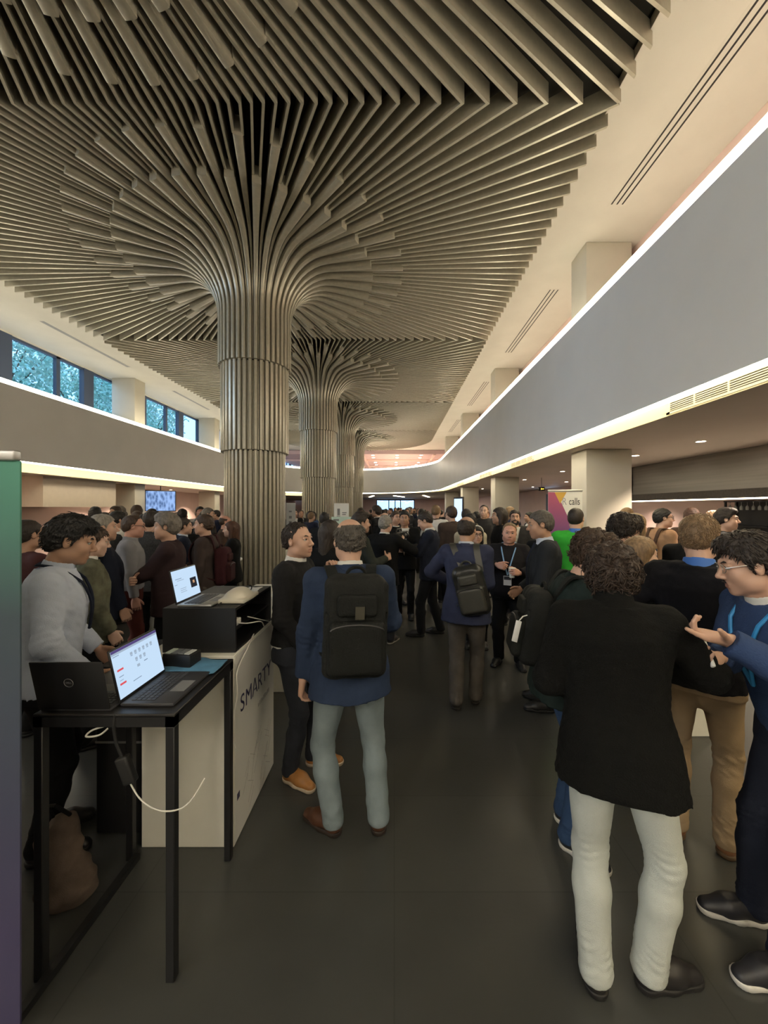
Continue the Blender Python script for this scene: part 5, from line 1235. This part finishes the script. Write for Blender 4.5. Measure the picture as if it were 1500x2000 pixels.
# roll up banner at the left edge
M_ban = bpy.data.materials.new('green to purple banner'); M_ban.use_nodes = True
nt = M_ban.node_tree; b = nt.nodes['Principled BSDF']; tc = nt.nodes.new('ShaderNodeTexCoord'); sp = nt.nodes.new('ShaderNodeSeparateXYZ'); cr = nt.nodes.new('ShaderNodeValToRGB'); mr = nt.nodes.new('ShaderNodeMapRange')
nt.links.new(tc.outputs['Object'], sp.inputs[0]); nt.links.new(sp.outputs['Z'], mr.inputs['Value']); mr.inputs['From Max'].default_value = 2.0; nt.links.new(mr.outputs[0], cr.inputs[0]); nt.links.new(cr.outputs[0], b.inputs['Base Color'])
cr.color_ramp.elements[0].position = .2; cr.color_ramp.elements[0].color = (.060, .052, .115, 1); cr.color_ramp.elements[1].position = .97; cr.color_ramp.elements[1].color = (.07, .27, .19, 1)
e = cr.color_ramp.elements.new(.72); e.color = (.050, .075, .095, 1); b.inputs['Roughness'].default_value = .6
o = thing('rollup_banner', 'green and purple roll up banner cut by the left edge', 'banner', (-1.62, 1.27, 0))
MB().box((-.385, -.003, .07), (.385, .003, 1.955)).build('print', M_ban, o); MB().rbox((-.39, -.014, 1.955), (.375, .014, 1.99), .006).build('top_rail', M_alu, o); MB().rbox((-.40, -.09, 0), (.26, .09, .07), .02).build('base', M_alu, o); MB().tube([(0, .02, .05), (0, .02, 1.97)], .008, 8).build('pole', M_alu, o)

# white box counters further back
for k, (x0, x1, y0, y1, z, lab) in enumerate([(-1.56, -.93, 3.75, 4.35, .935, 'plain white box counter behind the person in black sweater'), (2.30, 2.85, 6.95, 7.45, .95, 'white box table behind the dark suit and the paper cup'), (2.12, 2.56, 3.02, 3.42, 1.12, 'white box table between the black sweaters on the right'), (.95, 1.3, 11.2, 11.6, .95, 'white box table in the middle aisle behind the cream shirt')]):
    o = thing('box_table', lab, 'table', ((x0 + x1) / 2, (y0 + y1) / 2, 0)); w_, d_ = (x1 - x0) / 2, (y1 - y0) / 2
    MB().rbox((-w_, -d_, 0), (w_, d_, z - .03), .004, 0, None, 1).build('body', M_counter, o); MB().rbox((-w_ - .005, -d_ - .005, z - .03), (w_ + .005, d_ + .005, z), .004, 0, None, 1).build('top', M_paper, o)
o = thing('round_table', 'white topped round high table left of the first column', 'table', (-2.72, 6.05, 0)); MB().lathe([(.30, .965), (.305, .975), (.305, .99), (.30, .998)], 32).build('table_top', M_paper, o); MB().lathe([(.03, .015), (.03, .966)], 16).build('stem', M_alu, o); MB().lathe([(.21, 0), (.21, .01), (.04, .022)], 28).build('foot', M_alu, o)
# machine on the table between the black sweaters
o = thing('coffee_machine', 'black machine with a white lever on the box table behind the cropped fair head', 'machine', (2.34, 3.2, 1.122))
MB().rbox((-.20, -.13, 0), (.20, .15, .16), .02).build('body', M_bcable, o); MB().rbox((-.19, -.10, .16), (.19, .14, .20), .015).build('lid', M_grey, o); MB().tube([(-.17, -.12, .17), (-.10, -.14, .185), (.12, -.14, .175)], [.022, .012, .010], 8).build('lever', M_cable, o); MB().box((.02, -.1305, .05), (.06, -.129, .065)).build('button', M_cable, o)

# ---- things people hold
def held(P, sd, name, label, cat, off, build, roll=0):
    o = thing(name, label, cat, (0, 0, 0)); A = P.arms[sd][3]; p = P.palm(sd, off) * P.sc
    ca, sa = math.cos(P.root.rotation_euler[2]), math.sin(P.root.rotation_euler[2])
    o.location = (P.root.location[0] + p[0] * ca - p[1] * sa, P.root.location[1] + p[0] * sa + p[1] * ca, p[2]); o.rotation_euler = (0, 0, P.root.rotation_euler[2] + roll); build(o); return o
def cup(o):
    MB().lathe([(.027, -.05), (.037, .05), (.0355, .05), (.026, -.044)], 24).build('wall', M_cup, o); MB().lathe([(.0365, .048), (.039, .050), (.039, .053), (.0365, .055)], 24).build('rim', M_cup, o)
held(C14, -1, 'paper_cup', 'white paper cup held by the balding person with the pale blue lanyard', 'cup', (.0, .075, -.045), cup)
held(C13, -1, 'paper_cup', 'white paper cup held by the small person with glasses', 'cup', (.0, .07, -.045), cup)
def phone(o): MB().rbox((-.036, -.005, -.072), (.036, .005, .072), .006, 0, Matrix.Rotation(R(-55), 4, 'X')).build('body', M_bcable, o); MB().box((-.032, -.0062, -.066), (.032, -.005, .066), 0, Matrix.Rotation(R(-55), 4, 'X')).build('screen', emis('phone screen', (.3, .36, .45), .35), o)
held(C8, -1, 'phone', 'phone in the hands of the person in the navy suit in the aisle', 'phone', (.03, .09, -.03), phone)
def stick(o): MB().rbox((-.016, -.008, -.06), (.016, .008, .06), .005, 0, Matrix.Rotation(R(35), 4, 'Y')).build('body', M_paper, o); MB().rbox((-.017, -.009, .045), (.017, .009, .07), .004, 0, Matrix.Rotation(R(35), 4, 'Y')).build('cap', M_grey, o)
held(R5, 1, 'white_card', 'small white device in the lower hand of the person in blue sweater', 'device', (.0, .09, -.035), stick)
o = on_person(C7, 'video_camera', 'black shoulder video camera held up by the grey haired person in black jacket', 'video camera'); c = C7.palm(1, (0, .05, -.06)); Mv = Matrix.Translation(c)
MB().rbox((-.05, -.20, -.06), (.05, .12, .06), .012, 0, Mv).build('body', M_bcable, o); MB().lathe([(.035, .0), (.04, .05), (.038, .13), (.048, .14), (.048, .18)], 20, 0, Mv @ Matrix.Translation((0, .12, 0)) @ Matrix.Rotation(R(-90), 4, 'X')).build('lens', M_black, o)
MB().tube([(c[0], c[1] - .14, c[2] + .06), (c[0], c[1] - .11, c[2] + .11), (c[0], c[1] + .06, c[2] + .11), (c[0], c[1] + .09, c[2] + .06)], .012, 8).build('handle', M_bcable, o); MB().rbox((-.09, -.10, -.01), (-.05, -.02, .05), .008, 0, Mv).build('viewfinder', M_bcable, o); MB().tube([(c[0] + .06, c[1] - .08, c[2] + .07), (c[0] + .06, c[1] + .16, c[2] + .07)], .013, 8).build('microphone', M_grey, o)
# white tag on the black backpack at the right
o = thing('luggage_tag', 'small white tag hanging from the black backpack on the dark green jacket', 'tag', (.615, 1.93, 1.18), R(-20)); MB().rbox((-.014, -.003, -.055), (.014, .003, .055), .003, 0, Matrix.Rotation(R(12), 4, 'Y')).build('card', M_paper, o); MB().tube([(.012, 0, .054), (.03, .01, .075), (.05, .02, .08)], .003, 6).build('loop', M_paper, o)

# ---- banner with writing, posters, screens
o = thing('rollup_banner', 'white and magenta roll up banner reading Rcalls before the near pillar', 'banner', (2.50, 5.62, 0), R(-6))
pr = MB().box((-.24, -.003, .07), (.24, .003, 2.04)).build('print', M_paper, o)
M_mag = bpy.data.materials.new('magenta to violet print'); M_mag.use_nodes = True; nt = M_mag.node_tree; b = nt.nodes['Principled BSDF']; tc = nt.nodes.new('ShaderNodeTexCoord'); sp = nt.nodes.new('ShaderNodeSeparateXYZ'); cr = nt.nodes.new('ShaderNodeValToRGB'); mr = nt.nodes.new('ShaderNodeMapRange')
nt.links.new(tc.outputs['Object'], sp.inputs[0]); nt.links.new(sp.outputs['Z'], mr.inputs['Value']); mr.inputs['From Min'].default_value = 1.2; mr.inputs['From Max'].default_value = 2.0; nt.links.new(mr.outputs[0], cr.inputs[0]); nt.links.new(cr.outputs[0], b.inputs['Base Color'])
cr.color_ramp.elements[0].color = (.08, .06, .22, 1); cr.color_ramp.elements[1].color = (.42, .08, .16, 1)
MB().add([(-.24, -.0036, .08), (.20, -.0036, .08), (.235, -.0036, 1.22), (-.12, -.0036, 2.03), (-.24, -.0036, 2.03)], [(0, 1, 2, 3, 4)]).build('magenta_shape', M_mag, pr)
MB().add([(-.15, -.0042, 2.03), (.02, -.0042, 2.03), (-.07, -.0042, 1.86)], [(0, 1, 2)]).build('yellow_triangle', mat('amber print', (.62, .36, .06), .6), pr)
stand_up = Matrix.Rotation(R(90), 4, 'X')
text_mesh('lettering', 'R', .15, mat('pale grey ink', (.34, .33, .36), .6), pr, Matrix.Translation((-.012, -.0045, 1.89)) @ stand_up @ Matrix.Diagonal((.75, 1, 1, 1)), .0006)
text_mesh('lettering', 'calls', .15, mat('dark grey ink', (.05, .05, .06), .6), pr, Matrix.Translation((.13, -.0045, 1.89)) @ stand_up @ Matrix.Diagonal((.62, 1, 1, 1)), .0006)
MB().rbox((-.245, -.012, 2.04), (.245, .012, 2.065), .005).build('top_rail', M_alu, o); MB().rbox((-.25, -.09, 0), (.25, .09, .07), .02).build('base', M_alu, o)
def poster(label, x, y, w_, z0, z1, m, marks, rz=0):
    o = thing('poster_stand', label, 'poster', (x, y, 0), rz); p_ = MB().box((-w_ / 2, -.006, z0), (w_ / 2, .006, z1)).build('panel', m, o); b = MB()
    for (a, c_, e_, f_) in marks: b.box((-w_ / 2 + a * w_, -.0075, z1 - c_ * (z1 - z0)), (-w_ / 2 + e_ * w_, -.006, z1 - f_ * (z1 - z0)))
    b.build('printed_marks', M_grey, p_); MB().tube([(0, .02, .02), (0, .02, z1 - .05)], .012, 8).build('pole', M_alu, o); MB().lathe([(.17, 0), (.17, .012), (.03, .02)], 24).build('foot', M_alu, o)
poster('white paper poster with small icons in front of the third column', -.79, 5.75, .22, 1.42, 1.87, M_paper, [(.22, .18, .40, .40), (.18, .42, .42, .44), (.22, .58, .44, .78), (.55, .30, .85, .33), (.55, .36, .80, .39), (.26, .62, .32, .68)])
poster('pale green poster half hidden behind the salt and pepper head', -.68, 5.2, .34, 1.05, 1.68, mat('pale green paper', (.52, .66, .58), .6), [(.08, .05, .30, .09), (.08, .2, .6, .22), (.08, .26, .5, .28)])
poster('narrow grey poster between the first and second columns', -2.45, 9.1, .22, 1.3, 1.92, mat('light grey paper', (.5, .5, .48), .6), [(.3, .3, .6, .36), (.3, .5, .6, .6), (.3, .7, .6, .8)])
o = thing('wall_screen', 'flat screen with a blue city picture hanging by the left pillar', 'screen', (-9.82, 16.15, 2.09), R(38))
MB().rbox((-.56, -.02, -.44), (.56, .03, .44), .01).build('housing', M_black, o)
M_tv = bpy.data.materials.new('blue city picture'); M_tv.use_nodes = True; nt = M_tv.node_tree; nt.nodes.clear(); e = nt.nodes.new('ShaderNodeEmission'); ou = nt.nodes.new('ShaderNodeOutputMaterial'); vo = nt.nodes.new('ShaderNodeTexVoronoi'); tc = nt.nodes.new('ShaderNodeTexCoord'); cr = nt.nodes.new('ShaderNodeValToRGB'); mp = nt.nodes.new('ShaderNodeMapping')
nt.links.new(tc.outputs['Object'], mp.inputs[0]); mp.inputs['Scale'].default_value = (9, 1, 4); nt.links.new(mp.outputs[0], vo.inputs['Vector']); vo.inputs['Scale'].default_value = 1.2; nt.links.new(vo.outputs['Distance'], cr.inputs[0]); nt.links.new(cr.outputs[0], e.inputs[0]); nt.links.new(e.outputs[0], ou.inputs[0]); e.inputs[1].default_value = .45
cr.color_ramp.elements[0].color = (.02, .05, .14, 1); cr.color_ramp.elements[1].color = (.26, .40, .70, 1); cr.color_ramp.elements[1].position = .75
MB().box((-.53, -.0215, -.41), (.53, -.02, .41)).build('picture', M_tv, o); MB().tube([(0, .05, .2), (0, .05, .63)], .02, 8).build('bracket', M_black, o)
o = thing('screen_totem', 'narrow upright lit screen behind the people with backpacks', 'screen', (2.12, 12.6, 0), R(-62))
MB().rbox((-.24, -.03, 0), (.24, .03, 2.16), .01).build('housing', M_black, o); MB().box((-.21, -.0315, 1.0), (.21, -.03, 2.1)).build('picture', emis('pale blue screen', (.45, .62, .95), .62), o)
o = thing('exit_sign', 'small black exit sign with a yellow pictogram hanging from the right ceiling', 'sign', (5.45, 14.2, 2.5)); MB().box((-.11, -.02, -.07), (.11, .02, .07)).build('housing', M_black, o); b = MB().box((-.03, -.0215, -.03), (.0, -.02, .03)).box((.0, -.0215, -.012), (.05, -.02, .012)).add([(.05, -.021, .03), (.05, -.021, -.03), (.085, -.021, 0)], [(0, 1, 2)]); b.build('pictogram', emis('amber sign light', (.8, .5, .05), .8), o); MB().tube([(0, 0, .07), (0, 0, .415)], .008, 6).build('rod', M_black, o)

# ---- lowered box under the left balcony
tag(MB().box((-12.58, 11.1, 1.83), (-10.15, 14.0, LOWL - .002)).build('wall_soffit', mat('beige soffit', (.62, .53, .43), .6, noise=.03)), kind='structure')
# ---- steel canopy over the bar on the right
M_st = mat('brushed steel', (.20, .19, .175), .30, metal=.85, noise=.12, nscale=3, bump=.05, bscale=40, stretch=(1, .1, 6))
o = thing('bar_canopy', 'brushed steel canopy over the bar on the right with a light strip beneath', 'bar canopy', (6.55, 7.6, 0))
MB().box((0, -2.8, 2.16), (.06, 3.0, LOWR - .003)).box((0, 2.94, 2.16), (1.5, 3.0, LOWR - .003)).build('steel_panel', M_st, o); MB().box((-.02, -2.8, 1.99), (1.5, 3.0, 2.16)).build('lower_band', mat('dark bronze band', (.06, .052, .042), .5, metal=.3, noise=.2, nscale=30), o)
MB().box((-.018, -2.8, 1.965), (.03, 3.0, 1.99)).build('light_strip', emis('bar light strip', (1, .82, .58), 5), o)
o = thing('bar_counter', 'dark fronted bar counter under the steel canopy', 'bar counter', (6.95, 7.7, 0)); MB().box((-.28, -2.6, 0), (.3, 2.6, 1.06)).build('front', mat('bar front', (.09, .075, .06), .5), o); MB().rbox((-.34, -2.65, 1.06), (.36, 2.65, 1.10), .008).build('worktop', M_paper, o)
o = thing('glass_rack', 'black rack of hanging stemmed glasses at the far right', 'rack', (8.80, 8.7, 0)); b = MB()
for yy in (-1.35, 1.35): b.box((-.15, yy - .02, 0), (-.11, yy + .02, 1.98)).box((.13, yy - .02, 0), (.17, yy + .02, 1.98))
b.build('frame', M_black, o); MB().box((.16, -1.4, .6), (.18, 1.4, 1.98)).build('back_panel', M_black, o)
for zz in (.9, 1.35, 1.96): MB().box((-.16, -1.38, zz - .012), (.16, 1.38, zz + .012)).build('shelf', M_black, o)
M_stem = mat('glassware', (.72, .76, .76), .08, spec=.8, alpha=.55)
gm = None
for k in range(16):
    yy = 7.5 + k * .16
    if gm is None:
        q = MB().lathe([(.03, 0), (.03, -.003), (.004, -.008), (.004, -.08), (.03, -.11), (.038, -.15), (.033, -.2), (.031, -.2), (.036, -.15), (.028, -.112), (.002, -.085)], 14).build('stemmed_glass', M_stem, None, (8.66, yy, 1.947)); gm = q.data
    else: q = link('stemmed_glass', gm, None, (8.66, yy, 1.947))
    tag(q, 'stemmed glass hanging from the top shelf of the black rack', 'glass', 'stemmed glasses hanging in the rack')
# ---- street trees outside the left windows
leafm = mat('street tree leaves', (.34, .58, .50), .5, noise=.35, nscale=3); barkm = mat('bark', (.10, .08, .06), .9, noise=.3)
tag(MB().box((-60, -30, -.3), (-14.05, 80, -.12)).box((-60, -60, -.3), (40, -6.4, -.12)).box((-14.05, 49.4, -.3), (40, 120, -.12)).build('pavement_outside', mat('grey paving', (.3, .3, .3), .8, noise=.1)), kind='structure')
crown = None
for k, (x, y, s_) in enumerate([(-16.2, 10.8, .95), (-16.4, 15.6, .95), (-16.2, 20.4, .95), (-16.4, 25.4, 1.0), (-16.3, 5.8, .95)]):
    t = thing('street_tree', 'leafy street tree outside the left windows, %s along the glass' % ('second', 'third', 'fourth', 'fifth', 'first')[k], 'tree', (x, y, -.12), k * PI, 'street trees outside'); t.scale = (s_,) * 3
    if crown is None:
        rg = np.random.RandomState(5); vs = []; fs = []
        cl = [(rg.uniform(-1.7, 1.7), rg.uniform(-1.9, 1.9), 8.3 + rg.uniform(-2.3, 2.3)) for _ in range(90)]
        for i in range(9500):
            c = cl[rg.randint(len(cl))]; p = V3(*c) + np.clip(rg.normal(0, .3, 3), -.5, .5); u = unit(rg.normal(size=3)); w_ = unit(np.cross(u, rg.normal(size=3))); L = rg.uniform(.07, .13); n0 = len(vs)
            vs += [tuple(p - u * L), tuple(p + w_ * L * .5), tuple(p + u * L), tuple(p - w_ * L * .5)]; fs.append((n0, n0 + 1, n0 + 2, n0 + 3))
        o = MB().add(vs, fs).build('foliage', leafm, t); crown = o.data
        b = MB().tube([(0, 0, 0), (.05, 0, 2.5), (0, .1, 5.6), (.1, 0, 8.6)], [.16, .13, .10, .04], 10)
        for c in cl[:14]: b.tube([(0, .05, 5.0 + rg.uniform(0, .8)), (c[0] * .5, c[1] * .5, (c[2] + 5.6) / 2 + .2), c], [.06, .04, .012], 6)
        trunk = b.build('trunk', barkm, t).data
    else: link('foliage', crown, t); link('trunk', trunk, t)
